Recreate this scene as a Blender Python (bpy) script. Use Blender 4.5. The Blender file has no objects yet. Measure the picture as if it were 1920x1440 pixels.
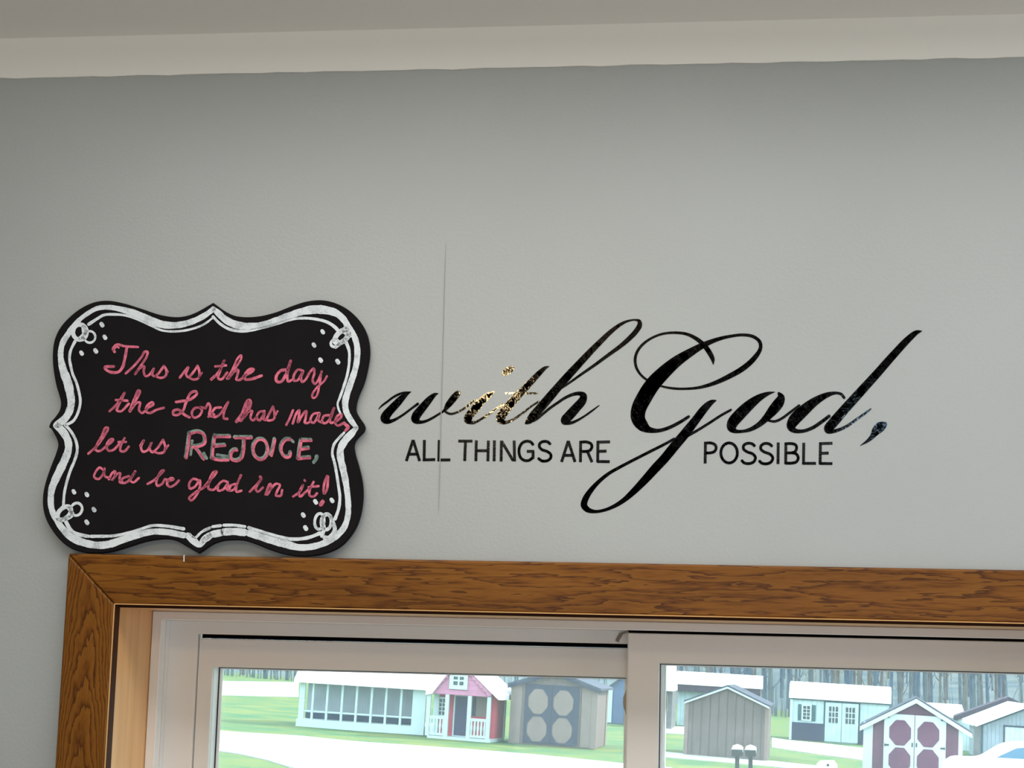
import bpy, bmesh, math, random
from mathutils import Vector, Matrix

random.seed(7)
SC = bpy.context.scene
COL = SC.collection

# ------------------------------------------------------------------ camera
FPX = 3362.5                      # focal length in pixels of a 1920x1440 frame
YAW, PITCH, ROLL = -0.139831, 0.154369, 0.0253202
CAM = Vector((0.0, -2.0, 1.75))
_cy, _sy, _cp, _sp = math.cos(YAW), math.sin(YAW), math.cos(PITCH), math.sin(PITCH)
FWD = Vector((_sy*_cp, _cy*_cp, _sp))
_r0 = Vector((_cy, -_sy, 0)); _u0 = _r0.cross(FWD)
RIGHT = math.cos(ROLL)*_r0 + math.sin(ROLL)*_u0
UP = -math.sin(ROLL)*_r0 + math.cos(ROLL)*_u0
cd = bpy.data.cameras.new('camera'); cam = bpy.data.objects.new('camera', cd); COL.objects.link(cam)
M = Matrix.Identity(4)
for i in range(3):
    M[i][0], M[i][1], M[i][2], M[i][3] = RIGHT[i], UP[i], -FWD[i], CAM[i]
cam.matrix_world = M
cd.sensor_fit = 'HORIZONTAL'; cd.sensor_width = 36.0; cd.lens = 36.0*FPX/1920
cd.clip_start = 0.05; cd.clip_end = 2000
SC.camera = cam

# ------------------------------------------------------------------ world, sun, lamps, exposure
vs = SC.view_settings
vs.view_transform = 'Standard'; vs.look = 'None'; vs.exposure = 0.0; vs.gamma = 1.0; vs.use_curve_mapping = False
W = bpy.data.worlds.new('sky'); SC.world = W; W.use_nodes = True
wn = W.node_tree.nodes; wl = W.node_tree.links
wn['Background'].inputs['Color'].default_value = (0.74, 0.91, 1.0, 1)
wn['Background'].inputs['Strength'].default_value = 4.0

def lamp(name, kind, loc, energy, color, target=None, **kw):
    d = bpy.data.lights.new(name, kind); d.energy = energy; d.color = color
    for k, v in kw.items(): setattr(d, k, v)
    o = bpy.data.objects.new(name, d); COL.objects.link(o); o.location = loc
    if target is not None:
        o.rotation_euler = (Vector(target)-Vector(loc)).to_track_quat('-Z', 'Y').to_euler()
    return o
lamp('sun', 'SUN', (90, 55, 70), 7.5, (1.0, 0.95, 0.86), target=(20, 10, 10), angle=0.05)
# long ceiling strip light near the lettering wall, warm bulb of the ceiling light, cool panel and daylight from the room behind
lamp('strip_light', 'AREA', (0.12, -0.66, 2.47), 15.2, (1.0, 0.985, 0.955), target=(0.12, -0.66, 0), shape='RECTANGLE', size=2.1, size_y=0.42)
lamp('warm_bulb', 'POINT', (-0.605, -2.0, 2.37), 12.0, (1.0, 0.72, 0.36), shadow_soft_size=0.05)
lamp('cool_panel', 'AREA', (0.40, -3.0, 2.44), 8.0, (0.50, 0.78, 1.0), target=(0.40, -3.0, 0), shape='RECTANGLE', size=0.28, size_y=0.28)
lamp('room_daylight', 'AREA', (0.3, -4.2, 1.3), 33.0, (0.90, 0.96, 1.0), target=(0, 0, 1.5), shape='RECTANGLE', size=2.4, size_y=1.5)
lamp('side_fill', 'AREA', (2.5, -0.9, 1.45), 12.0, (0.92, 0.97, 1.0), target=(-0.7, 0.05, 1.6), shape='RECTANGLE', size=1.0, size_y=1.2)  # unseen fill added at the right to brighten right-facing window faces

# ------------------------------------------------------------------ pixel to place helpers (places on real planes)
def ray(px, py):
    return FWD + RIGHT*((px-960)/FPX) - UP*((py-720)/FPX)
def on_wall(px, py, y=0.0):
    d = ray(px, py); return CAM + d*((y-CAM.y)/d.y)
GZ, TILT, LEAN = -1.20, 0.045, 0.034           # yard level outside, falling gently to the right
def on_yard(px, py, up=0.0):
    d = ray(px, py); s = (GZ+up-CAM.z-TILT*CAM.x)/(d.z+TILT*d.x); return CAM + d*s
def yard_z(x): return GZ - TILT*x
def mpp(p): return (p-CAM).dot(FWD)/FPX

# ------------------------------------------------------------------ object helpers
def empty(name, loc=(0, 0, 0), rot=(0, 0, 0), parent=None):
    o = bpy.data.objects.new(name, None); COL.objects.link(o); o.location = loc; o.rotation_euler = rot
    o.empty_display_size = 0.05
    if parent: o.parent = parent
    return o
def tag(o, label=None, cat=None, group=None, kind=None):
    if label: o['label'] = label
    if cat: o['category'] = cat
    if group: o['group'] = group
    if kind: o['kind'] = kind
    return o
def mesh(name, verts, faces, mat, parent=None, off=None, smooth=False):
    if off is not None: verts = [(v[0]-off[0], v[1]-off[1], v[2]-off[2]) for v in verts]
    me = bpy.data.meshes.new(name); me.from_pydata([tuple(v) for v in verts], [], faces); me.update()
    if smooth:
        for p in me.polygons: p.use_smooth = True
    o = bpy.data.objects.new(name, me); COL.objects.link(o)
    if mat: me.materials.append(mat)
    if parent: o.parent = parent
    return o
class MB:
    def __init__(s): s.v = []; s.f = []
    def add(s, v, f):
        n = len(s.v); s.v += [tuple(p) for p in v]; s.f += [tuple(i+n for i in q) for q in f]; return s
    def box(s, x0, x1, y0, y1, z0, z1):
        v = [(x, y, z) for x in (x0, x1) for y in (y0, y1) for z in (z0, z1)]
        return s.add(v, [(0, 1, 3, 2), (4, 6, 7, 5), (0, 4, 5, 1), (2, 3, 7, 6), (0, 2, 6, 4), (1, 5, 7, 3)])
    def prism(s, poly, a, b, axis='y'):
        n = len(poly)
        def P(p, t): return {'y': (p[0], t, p[1]), 'x': (t, p[0], p[1]), 'z': (p[0], p[1], t)}[axis]
        v = [P(p, a) for p in poly]+[P(p, b) for p in poly]
        f = [tuple(range(n))[::-1], tuple(range(n, 2*n))]+[(i, (i+1) % n, n+(i+1) % n, n+i) for i in range(n)]
        return s.add(v, f)
    def tube(s, pts, rads, n=8):
        rings = []
        for i, p in enumerate(pts):
            a = Vector(pts[max(i-1, 0)]); b = Vector(pts[min(i+1, len(pts)-1)]); t = (b-a).normalized()
            u = t.orthogonal().normalized(); w = t.cross(u)
            rings.append([Vector(p)+(u*math.cos(2*math.pi*k/n)+w*math.sin(2*math.pi*k/n))*rads[i] for k in range(n)])
        v = [q for r in rings for q in r]; f = []
        for i in range(len(pts)-1):
            for k in range(n): f.append((i*n+k, i*n+(k+1) % n, (i+1)*n+(k+1) % n, (i+1)*n+k))
        f.append(tuple(range(n))[::-1]); f.append(tuple(range((len(pts)-1)*n, len(pts)*n)))
        return s.add(v, f)
    def build(s, name, mat, parent=None, off=None, bevel=0, smooth=False):
        o = mesh(name, s.v, s.f, mat, parent, off, smooth)
        bm = bmesh.new(); bm.from_mesh(o.data); bmesh.ops.recalc_face_normals(bm, faces=bm.faces); bm.to_mesh(o.data); bm.free()
        if bevel:
            m = o.modifiers.new('bevel', 'BEVEL'); m.width = bevel; m.segments = 2; m.limit_method = 'ANGLE'; m.angle_limit = 0.7
        return o
def copy_tree(o, parent=None):
    c = o.copy(); COL.objects.link(c)
    if parent: c.parent = parent
    for ch in list(o.children): copy_tree(ch, c)
    return c

# ------------------------------------------------------------------ materials
def new_mat(name):
    m = bpy.data.materials.new(name); m.use_nodes = True
    return m, m.node_tree.nodes, m.node_tree.links, m.node_tree.nodes['Principled BSDF']
def sinp(b, k, v): b.inputs[k].default_value = v
def mat(name, col, rough=0.6, spec=0.3, vary=0.0, scale=20.0, bump=0.0, bscale=200.0, stretch=(1, 1, 1), col2=None):
    m, n, l, b = new_mat(name)
    sinp(b, 'Base Color', (*col, 1)); sinp(b, 'Roughness', rough); sinp(b, 'Specular IOR Level', spec)
    tc = n.new('ShaderNodeTexCoord'); mp = n.new('ShaderNodeMapping'); mp.inputs['Scale'].default_value = stretch
    l.new(tc.outputs['Object'], mp.inputs['Vector'])
    if vary or col2:
        t = n.new('ShaderNodeTexNoise'); t.inputs['Scale'].default_value = scale; t.inputs['Detail'].default_value = 4
        l.new(mp.outputs['Vector'], t.inputs['Vector'])
        r = n.new('ShaderNodeValToRGB'); l.new(t.outputs['Fac'], r.inputs['Fac'])
        c2 = col2 or tuple(c*(1-vary) for c in col); c1 = col if col2 else tuple(min(1, c*(1+vary)) for c in col)
        r.color_ramp.elements[0].position = 0.35; r.color_ramp.elements[1].position = 0.65
        r.color_ramp.elements[0].color = (*c2, 1); r.color_ramp.elements[1].color = (*c1, 1)
        l.new(r.outputs['Color'], b.inputs['Base Color'])
    if bump:
        t = n.new('ShaderNodeTexNoise'); t.inputs['Scale'].default_value = bscale; t.inputs['Detail'].default_value = 2
        l.new(mp.outputs['Vector'], t.inputs['Vector'])
        bp = n.new('ShaderNodeBump'); bp.inputs['Strength'].default_value = 1.0; bp.inputs['Distance'].default_value = bump
        l.new(t.outputs['Fac'], bp.inputs['Height']); l.new(bp.outputs['Normal'], b.inputs['Normal'])
    return m
def siding(name, col, col2, step, axis='x', rough=0.7):
    """painted boards: thin grooves every step metres along axis"""
    m, n, l, b = new_mat(name); sinp(b, 'Roughness', rough); sinp(b, 'Specular IOR Level', 0.15)
    tc = n.new('ShaderNodeTexCoord'); sx = n.new('ShaderNodeSeparateXYZ'); l.new(tc.outputs['Object'], sx.inputs[0])
    if axis == 'xy':
        ad = n.new('ShaderNodeMath'); ad.operation = 'ADD'; l.new(sx.outputs['X'], ad.inputs[0]); l.new(sx.outputs['Y'], ad.inputs[1]); src = ad.outputs[0]
    else: src = sx.outputs[axis.upper()]
    dv = n.new('ShaderNodeMath'); dv.operation = 'DIVIDE'; dv.inputs[1].default_value = step; l.new(src, dv.inputs[0])
    fr = n.new('ShaderNodeMath'); fr.operation = 'FRACT'; l.new(dv.outputs[0], fr.inputs[0])
    lt = n.new('ShaderNodeMath'); lt.operation = 'LESS_THAN'; lt.inputs[1].default_value = 0.14; l.new(fr.outputs[0], lt.inputs[0])
    t = n.new('ShaderNodeTexNoise'); t.inputs['Scale'].default_value = 3.0; t.inputs['Detail'].default_value = 5; l.new(tc.outputs['Object'], t.inputs['Vector'])
    r = n.new('ShaderNodeValToRGB'); l.new(t.outputs['Fac'], r.inputs['Fac'])
    r.color_ramp.elements[0].position = .3; r.color_ramp.elements[1].position = .7
    r.color_ramp.elements[0].color = (*(c*0.82 for c in col), 1); r.color_ramp.elements[1].color = (*(min(1, c*1.15) for c in col), 1)
    mx = n.new('ShaderNodeMixRGB'); l.new(lt.outputs[0], mx.inputs['Fac']); l.new(r.outputs['Color'], mx.inputs['Color1']); mx.inputs['Color2'].default_value = (*col2, 1)
    l.new(mx.outputs['Color'], b.inputs['Base Color'])
    return m

def wall_paint(name, col, rough, spec, b1, scale):
    m = mat(name, col, rough, spec, vary=0.025, scale=3.0, bump=b1, bscale=scale)
    return m
M_wall = wall_paint('grey_satin_paint', (0.360, 0.382, 0.383), 0.40, 0.42, 0.00022, 260)
M_trimw = mat('white_trim_paint', (0.77, 0.762, 0.73), 0.55, 0.3, bump=0.0001, bscale=200)
M_ceil = mat('ceiling_paint', (0.88, 0.855, 0.82), 0.8, 0.2, bump=0.0002, bscale=220)
M_floor = mat('floor_vinyl', (0.42, 0.36, 0.30), 0.5, 0.3, vary=0.2, scale=4, stretch=(1, 8, 1))

def wood(name, along, across, cathedral):
    """stained oak casing: long fibres along the board, dark grain lines"""
    m, n, l, b = new_mat(name); sinp(b, 'Roughness', 0.40); sinp(b, 'Specular IOR Level', 0.16)
    tc = n.new('ShaderNodeTexCoord'); sx = n.new('ShaderNodeSeparateXYZ'); l.new(tc.outputs['Object'], sx.inputs[0])
    A, X = sx.outputs[along], sx.outputs[across]
    def mth(op, a, c=None, d=None):
        q = n.new('ShaderNodeMath'); q.operation = op
        for i, val in enumerate((a, c, d)):
            if val is None: continue
            if isinstance(val, (int, float)): q.inputs[i].default_value = val
            else: l.new(val, q.inputs[i])
        return q.outputs[0]
    def noise(sa, sc, scale, detail=3, rough=.55):
        cb = n.new('ShaderNodeCombineXYZ'); l.new(mth('MULTIPLY', A, sa), cb.inputs[0]); l.new(mth('MULTIPLY', X, sc), cb.inputs[1]); l.new(mth('MULTIPLY', sx.outputs['Y'], sc), cb.inputs[2])
        t = n.new('ShaderNodeTexNoise'); t.inputs['Scale'].default_value = scale; t.inputs['Detail'].default_value = detail; t.inputs['Roughness'].default_value = rough
        l.new(cb.outputs[0], t.inputs['Vector']); return t.outputs['Fac']
    def ramp(f, els):
        r = n.new('ShaderNodeValToRGB'); l.new(f, r.inputs['Fac'])
        while len(r.color_ramp.elements) < len(els): r.color_ramp.elements.new(0.5)
        for e, (p, c) in zip(r.color_ramp.elements, els): e.position = p; e.color = (*c, 1)
        return r.outputs['Color']
    if cathedral:
        wob = mth('MULTIPLY', mth('SUBTRACT', noise(0.35, 1, 60, 3), 0.5), 1.1)
        fine = mth('MULTIPLY', mth('SUBTRACT', noise(0.12, 1, 500, 2), 0.5), 0.5)
        dx = mth('SUBTRACT', X, cathedral)
        ring = mth('ADD', mth('ADD', mth('MULTIPLY', A, 26.0), mth('MULTIPLY', mth('MULTIPLY', dx, dx), 6500.0)), mth('ADD', mth('MULTIPLY', wob, 2.7), fine))
    else:
        wob = noise(0.10, 1, 42, 4, .6)
        fine = mth('MULTIPLY', mth('SUBTRACT', noise(0.06, 1, 500, 2), 0.5), 0.35)
        ring = mth('ADD', mth('ADD', mth('MULTIPLY', wob, 8.0), fine), mth('MULTIPLY', X, 34.0))
    saw = mth('FRACT', ring)
    base = ramp(saw, [(0.0, (0.060, 0.018, 0.003)), (0.14, (0.120, 0.041, 0.005)), (0.42, (0.182, 0.068, 0.008)), (0.93, (0.205, 0.082, 0.011)), (1.0, (0.070, 0.022, 0.003))])
    patch = noise(0.10, 1, 22, 3)
    tone = ramp(patch, [(0.3, (0.78, 0.74, 0.70)), (0.7, (1.12, 1.10, 1.08))])
    fib = ramp(noise(0.035, 1, 1500, 3), [(0.35, (0.82, 0.80, 0.76)), (0.65, (1.10, 1.10, 1.10))])
    def mul(a, c):
        x = n.new('ShaderNodeMixRGB'); x.blend_type = 'MULTIPLY'; x.inputs['Fac'].default_value = 1; l.new(a, x.inputs['Color1']); l.new(c, x.inputs['Color2']); return x.outputs['Color']
    l.new(mul(mul(base, tone), fib), b.inputs['Base Color'])
    bp = n.new('ShaderNodeBump'); bp.inputs['Strength'].default_value = 0.5; bp.inputs['Distance'].default_value = 0.0002
    l.new(noise(0.05, 1, 900, 2), bp.inputs['Height']); l.new(bp.outputs['Normal'], b.inputs['Normal'])
    return m
M_oak_side = wood('oak_stain_upright', 'Z', 'X', 0.0285)
M_oak_head = wood('oak_stain_level', 'X', 'Z', None)
M_oak_jamb = mat('oak_jamb_wood', (0.84, 0.50, 0.23), 0.34, 0.4, col2=(0.70, 0.37, 0.14), scale=60, stretch=(1, 1, 0.05))
M_oak_jamb_h = mat('oak_head_jamb_wood', (0.84, 0.50, 0.23), 0.34, 0.4, col2=(0.70, 0.37, 0.14), scale=60, stretch=(0.05, 1, 1))
M_vinyl = mat('window_vinyl', (0.74, 0.70, 0.665), 0.42, 0.4)
M_black = mat('black_channel_shade', (0.004, 0.003, 0.003), 0.9, 0.05)
M_bead_highlight = mat('white_bead_and_highlight', (0.88, 0.89, 0.89), 0.35, 0.4)  # glazing bead white, also colours the painted frame highlights
M_gasket = mat('dark_gasket', (0.02, 0.025, 0.04), 0.6, 0.2)
M_metal = mat('grey_clip_metal', (0.30, 0.27, 0.24), 0.35, 0.5)
M_metal.node_tree.nodes['Principled BSDF'].inputs['Metallic'].default_value = 0.8
M_staple = mat('staple_steel', (0.80, 0.78, 0.74), 0.25, 0.6)
M_staple.node_tree.nodes['Principled BSDF'].inputs['Metallic'].default_value = 0.6
M_tan = mat('tan_lock_plastic', (0.42, 0.36, 0.28), 0.5, 0.3)
M_board = mat('black_chalkboard_paint', (0.0060, 0.0052, 0.0058), 0.8, 0.12, vary=0.15, scale=14)
M_seam = mat('paint_seam', (0.31, 0.32, 0.315), 0.7, 0.1)
def chalk(name, col, dark, thr=0.40, scale=700, stretch=(1, 1, 1)):
    m, n, l, b = new_mat(name); sinp(b, 'Roughness', 0.9); sinp(b, 'Specular IOR Level', 0.05)
    tc = n.new('ShaderNodeTexCoord'); mp = n.new('ShaderNodeMapping'); mp.inputs['Scale'].default_value = stretch; l.new(tc.outputs['Object'], mp.inputs['Vector'])
    t = n.new('ShaderNodeTexNoise'); t.inputs['Scale'].default_value = scale; t.inputs['Detail'].default_value = 5; t.inputs['Roughness'].default_value = .65; l.new(mp.outputs['Vector'], t.inputs['Vector'])
    t2 = n.new('ShaderNodeTexNoise'); t2.inputs['Scale'].default_value = scale*0.12; t2.inputs['Detail'].default_value = 3; l.new(mp.outputs['Vector'], t2.inputs['Vector'])
    ad = n.new('ShaderNodeMath'); ad.operation = 'ADD'; l.new(t.outputs['Fac'], ad.inputs[0]); l.new(t2.outputs['Fac'], ad.inputs[1])
    hf = n.new('ShaderNodeMath'); hf.operation = 'MULTIPLY'; hf.inputs[1].default_value = 0.5; l.new(ad.outputs[0], hf.inputs[0])
    r = n.new('ShaderNodeValToRGB'); l.new(hf.outputs[0], r.inputs['Fac'])
    r.color_ramp.elements[0].position = thr; r.color_ramp.elements[1].position = thr+0.10
    r.color_ramp.elements[0].color = (*dark, 1); r.color_ramp.elements[1].color = (*col, 1)
    l.new(r.outputs['Color'], b.inputs['Base Color']); return m
M_chalk = chalk('white_chalk', (0.66, 0.71, 0.74), (0.42, 0.46, 0.50), 0.40)
M_pink = chalk('pink_chalk', (0.70, 0.170, 0.255), (0.36, 0.085, 0.13), 0.455, 900)
M_teal = chalk('green_grey_chalk', (0.24, 0.32, 0.29), (0.10, 0.14, 0.13), 0.45, 800)
M_faint = chalk('faint_chalk', (0.30, 0.31, 0.31), (0.12, 0.12, 0.13), 0.46, 800)
def decal_mat():
    m, n, l, b = new_mat('glossy_black_vinyl')
    sinp(b, 'Base Color', (0.0035, 0.0035, 0.0045, 1)); sinp(b, 'Roughness', 0.06); sinp(b, 'Specular IOR Level', 0.5)
    tc = n.new('ShaderNodeTexCoord')
    t = n.new('ShaderNodeTexNoise'); t.inputs['Scale'].default_value = 380; t.inputs['Detail'].default_value = 1.0; l.new(tc.outputs['Object'], t.inputs['Vector'])
    bp = n.new('ShaderNodeBump'); bp.inputs['Strength'].default_value = 1.0; bp.inputs['Distance'].default_value = 0.000042
    l.new(t.outputs['Fac'], bp.inputs['Height']); l.new(bp.outputs['Normal'], b.inputs['Normal'])
    return m
M_decal = decal_mat()
def glass_mat():
    m, n, l, b = new_mat('window_glass'); n.remove(b); out = n['Material Output']
    tr = n.new('ShaderNodeBsdfTransparent'); tr.inputs['Color'].default_value = (0.95, 0.985, 1.0, 1)
    gl = n.new('ShaderNodeBsdfGlossy'); gl.inputs['Roughness'].default_value = 0.02
    df = n.new('ShaderNodeBsdfTranslucent'); df.inputs['Color'].default_value = (0.80, 0.95, 1.0, 1)
    fr = n.new('ShaderNodeFresnel'); fr.inputs['IOR'].default_value = 1.25
    m1 = n.new('ShaderNodeMixShader'); m1.inputs['Fac'].default_value = 0.042; l.new(tr.outputs[0], m1.inputs[1]); l.new(df.outputs[0], m1.inputs[2])
    m2 = n.new('ShaderNodeMixShader'); l.new(fr.outputs[0], m2.inputs['Fac']); l.new(m1.outputs[0], m2.inputs[1]); l.new(gl.outputs[0], m2.inputs[2])
    l.new(m2.outputs[0], out.inputs['Surface']); return m
M_glass = glass_mat()

# ------------------------------------------------------------------ room shell
def struct(o): o['kind'] = 'structure'; return o
WIN_X0, WIN_X1, WIN_Z0, WIN_Z1 = -0.7315, 0.452, 0.90, 1.802      # clear opening between the jamb boards
RX0, RX1, RY0, CEIL = -2.4, 2.6, -4.6, 2.489
T = 0.14; J = 0.019
b = MB()
ox0, ox1, oz0, oz1 = WIN_X0-J, WIN_X1+J, WIN_Z0-J, WIN_Z1+J
for x0, x1, z0, z1 in ((RX0, ox0, 0, CEIL), (ox1, RX1, 0, CEIL), (ox0, ox1, oz1, CEIL), (ox0, ox1, 0, oz0)):
    b.box(x0, x1, 0, T, z0, z1)
struct(b.build('wall_front', M_wall))
struct(MB().box(RX0, RX1, RY0-T, RY0, 0, CEIL).build('wall_back', M_wall))
struct(MB().box(RX0-T, RX0, RY0-T, T, 0, CEIL).build('wall_left', M_wall))
struct(MB().box(RX1, RX1+T, RY0-T, T, 0, CEIL).build('wall_right', M_wall))
struct(MB().box(RX0-T, RX1+T, RY0-T, T, -0.15, 0).build('floor', M_floor))
struct(MB().box(RX0-T, RX1+T, RY0-T, T, CEIL, CEIL+0.1).build('ceiling', M_ceil))
# white band at the head of the wall, with a slightly ragged lower edge
v = []; f = []
N = 260
for i in range(N+1):
    x = RX0+(RX1-RX0)*i/N; e = 0.0007*(random.random()-0.5)+0.0006*math.sin(i*1.7)*math.sin(i*.31)
    v += [(x, -0.004, 2.4386+e), (x, -0.004, CEIL), (x, 0, CEIL), (x, 0, 2.4386+e)]
for i in range(N):
    a = i*4
    for k in range(4): f.append((a+k, a+(k+1) % 4, a+4+(k+1) % 4, a+4+k))
f += [(0, 3, 2, 1), (N*4, N*4+1, N*4+2, N*4+3)]
struct(mesh('trim_1', v, f, M_trimw))
# plasterboard joint showing as a fine upright ridge in the paint
a = on_wall(836, 455); c = on_wall(822, 965)
o = MB().add([(a.x-.0003, -.0001, a.z), (a.x+.0003, -.0001, a.z), (a.x+.0004, -.0009, a.z-.06), (a.x-.0004, -.0009, a.z-.06),
              (c.x+.0008, -.0009, c.z+.03), (c.x-.0004, -.0009, c.z+.03), (c.x+.0004, -.0001, c.z), (c.x-.0001, -.0001, c.z)],
             [(0, 1, 2, 3), (3, 2, 4, 5), (5, 4, 6, 7)]).build('trim_2', M_seam)
struct(o)

# ------------------------------------------------------------------ window
win = empty('window_1', ((WIN_X0+WIN_X1)/2, 0, WIN_Z0)); win['kind'] = 'structure'
win['label'] = 'oak cased sliding window with beige frame and two sliding sashes'
WO = win.location
CW, CT, CB = 0.0565, 0.018, 0.0022        # casing width, thickness, eased edge
ci0, ci1, cz0, cz1 = WIN_X0, WIN_X1, WIN_Z0, WIN_Z1+0.0035
co0, co1, cz0o, cz1o = ci0-CW-.002, ci1+CW, cz0-CW, cz1+CW
def mitred(poly, name, m):
    off = (poly[0][0], 0, poly[0][1])
    e = empty(name+'_tmp'); bpy.data.objects.remove(e)
    o = MB().prism([(p[0]-off[0], p[1]-off[2]) for p in poly], -CT, 0).build(name, m, win, bevel=CB)
    o.location = Vector(off)-WO; return o
g = 0.0002
mitred([(co0, cz1o), (co1, cz1o), (ci1, cz1), (ci0, cz1)], 'casing', M_oak_head)
mitred([(co0, cz0o), (co0, cz1o-2*g), (ci0-g, cz1-g), (ci0-g, cz0)], 'casing', M_oak_side)
mitred([(co1, cz0o), (co1, cz1o-2*g), (ci1+g, cz1-g), (ci1+g, cz0)], 'casing', M_oak_side)
mitred([(co0, cz0o), (co1, cz0o), (ci1, cz0), (ci0, cz0)], 'casing', M_oak_head)
M_reveal = mat('shaded_reveal', (0.045, 0.012, 0.004), 0.6, 0.1)  # stain darkened to carry the shade of the casing reveal
M_edge_highlight = mat('oak_arris_highlight', (0.62, 0.34, 0.13), 0.4, 0.3)  # highlight on the casing's inner edge put in as lighter colour
MB().box(ci0+.0002, ci0+.0010, -CT+.0026, 0.0, cz0, cz1).build('reveal_shade_strip', M_reveal, win, off=WO)
MB().box(ci0, ci1, -.0012, -.0002, WIN_Z1+.0001, cz1).build('reveal_shade_strip', M_reveal, win, off=WO)
MB().box(ci0-.0006, ci0+.0006, -CT+.0004, -CT+.0026, cz0, cz1).build('painted_edge_highlight', M_edge_highlight, win, off=WO, bevel=.0004)
MB().box(ci0, ci1, -CT+.0004, -CT+.0026, cz1-.0006, cz1+.0006).build('painted_edge_highlight', M_edge_highlight, win, off=WO, bevel=.0004)
FY0, FY1 = 0.115, 0.150                    # the two frame faces
MB().box(ox0, WIN_X0, 0.0, 0.14, oz0, oz1).build('side_jamb', M_oak_jamb, win, off=WO)
MB().box(WIN_X1, ox1, 0.0, 0.14, oz0, oz1).build('side_jamb', M_oak_jamb, win, off=WO)
MB().box(WIN_X0, WIN_X1, 0.0, 0.14, WIN_Z1, oz1).build('head_jamb', M_oak_jamb_h, win, off=WO)
MB().box(WIN_X0, WIN_X1, -0.02, 0.14, oz0, WIN_Z0).build('window_stool', M_oak_jamb_h, win, off=WO)
def ring(m, x0, x1, z0, z1, ix0, ix1, iz0, iz1, y0, y1):
    m.box(x0, ix0, y0, y1, z0, z1); m.box(ix1, x1, y0, y1, z0, z1)
    m.box(ix0, ix1, y0, y1, iz1, z1); m.box(ix0, ix1, y0, y1, z0, iz0); return m
def ring_prism(x0, x1, z0, z1, ix0, ix1, iz0, iz1, y0, y1):
    """one closed picture-frame solid"""
    v = []
    for y in (y0, y1):
        v += [(x0, y, z0), (x1, y, z0), (x1, y, z1), (x0, y, z1), (ix0, y, iz0), (ix1, y, iz0), (ix1, y, iz1), (ix0, y, iz1)]
    f = []
    for k in range(4):
        j = (k+1) % 4
        f += [(k, j, 4+j, 4+k), (8+k, 12+k, 12+j, 8+j), (k, 8+k, 8+j, j), (4+k, 4+j, 12+j, 12+k)]
    return MB().add(v, f)
ax0, ax1, az0, az1 = -0.7197, 0.440, 0.912, 1.7915     # inner edge of front flange
bx0, bx1, bz0, bz1 = -0.6832, 0.404, 0.940, 1.7758     # inner edge of second face
ring_prism(WIN_X0+.0005, WIN_X1-.0005, WIN_Z0+.0005, WIN_Z1-.0005, ax0, ax1, az0, az1, FY0, FY0+0.032).build('frame', M_vinyl, win, off=WO, bevel=0.0008)
ring_prism(WIN_X0+.001, WIN_X1-.001, WIN_Z0+.001, WIN_Z1-.001, bx0, bx1, bz0, bz1, FY1-0.003, 0.158).build('frame_divider', M_vinyl, win, off=WO, bevel=0.0008)
ring_prism(WIN_X0+.001, WIN_X1-.001, WIN_Z0+.001, WIN_Z1-.001, bx0-.004, bx1+.004, bz0-.004, bz1+.004, 0.158, 0.215).build('frame_back', M_vinyl, win, off=WO)
MB().box(ax0+.001, ax1-.001, FY0-.0008, FY0+.002, az1+.0002, az1+.0014).build('frame_highlight', M_bead_highlight, win, off=WO, bevel=.0003)  # highlight along the frame step, painted as a white strip
MB().box(ax0-.0002, ax0+.0006, FY0-.0006, FY1-.0032, az0, az1-.0002).build('frame_highlight', M_bead_highlight, win, off=WO)  # lit side of the track put in as a white plate
# thin raised line on the pale left side of the track
MB().box(ax0+.0004, ax0+.0014, FY0+.014, FY0+.017, az0, az1).build('track_rib', M_vinyl, win, off=WO)
def sash(name, x0, x1, z0, z1, y0, y1, st_l, st_r, rail):
    s = empty(name, (x0-WO.x, y0-WO.y, z0-WO.z), parent=win)
    O = Vector((x0, y0, z0))
    ix0, ix1, iz0, iz1 = x0+st_l, x1-st_r, z0+rail, z1-rail
    ring_prism(x0, x1, z0, z1, ix0, ix1, iz0, iz1, y0, y0+0.008).build('sash_face', M_vinyl, s, off=O, bevel=0.0015)
    ring_prism(x0+.002, x1-.002, z0+.002, z1-.002, ix0+.0002, ix1-.0002, iz0+.0002, iz1-.0002, y0+.008, y1).build('sash_back', M_bead_highlight, s, off=O)
    gy = y1-.007
    ring_prism(ix0-.004, ix1+.004, iz0-.004, iz1+.004, ix0+.0012, ix1-.0012, iz0+.0012, iz1-.0012, gy-.005, gy-.003).build('gasket', M_gasket, s, off=O)
    ring_prism(ix0-.004, ix1+.004, iz0-.004, iz1+.004, ix0+.0045, ix1-.0045, iz0+.0025, iz1-.0025, gy-.003, gy).build('glazing_bead', M_bead_highlight, s, off=O, bevel=0.0006)
    MB().box(ix0-.003, ix1+.003, gy, gy+.004, iz0-.003, iz1+.003).build('pane', M_glass, s, off=O)
    return s
SL = sash('sash', -0.6825, -0.110, 0.948, 1.7708, 0.152, 0.190, 0.0185, 0.047, 0.0345)
SR = sash('sash', -0.1540, 0.4395, 0.925, 1.7885, 0.119, 0.149, 0.0370, 0.037, 0.0345)
# black strips standing in for the shade in the channel above each sash
MB().box(bx0+.0005, -0.1545, 0.164, 0.168, 1.7712, bz1+.003).build('channel_shade_strip', M_black, win, off=WO)
MB().box(bx0+.0005, -0.1545, 0.1585, 0.164, bz1+.0005, bz1+.003).build('channel_shade_strip', M_black, win, off=WO)
MB().box(-0.1538, ax1-.001, 0.127, 0.131, 1.7888, az1+.001).build('channel_shade_strip', M_black, win, off=WO)
MB().box(-0.1538, ax1-.001, 0.1205, 0.127, az1-.0003, az1+.001).build('channel_shade_strip', M_black, win, off=WO)
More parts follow.
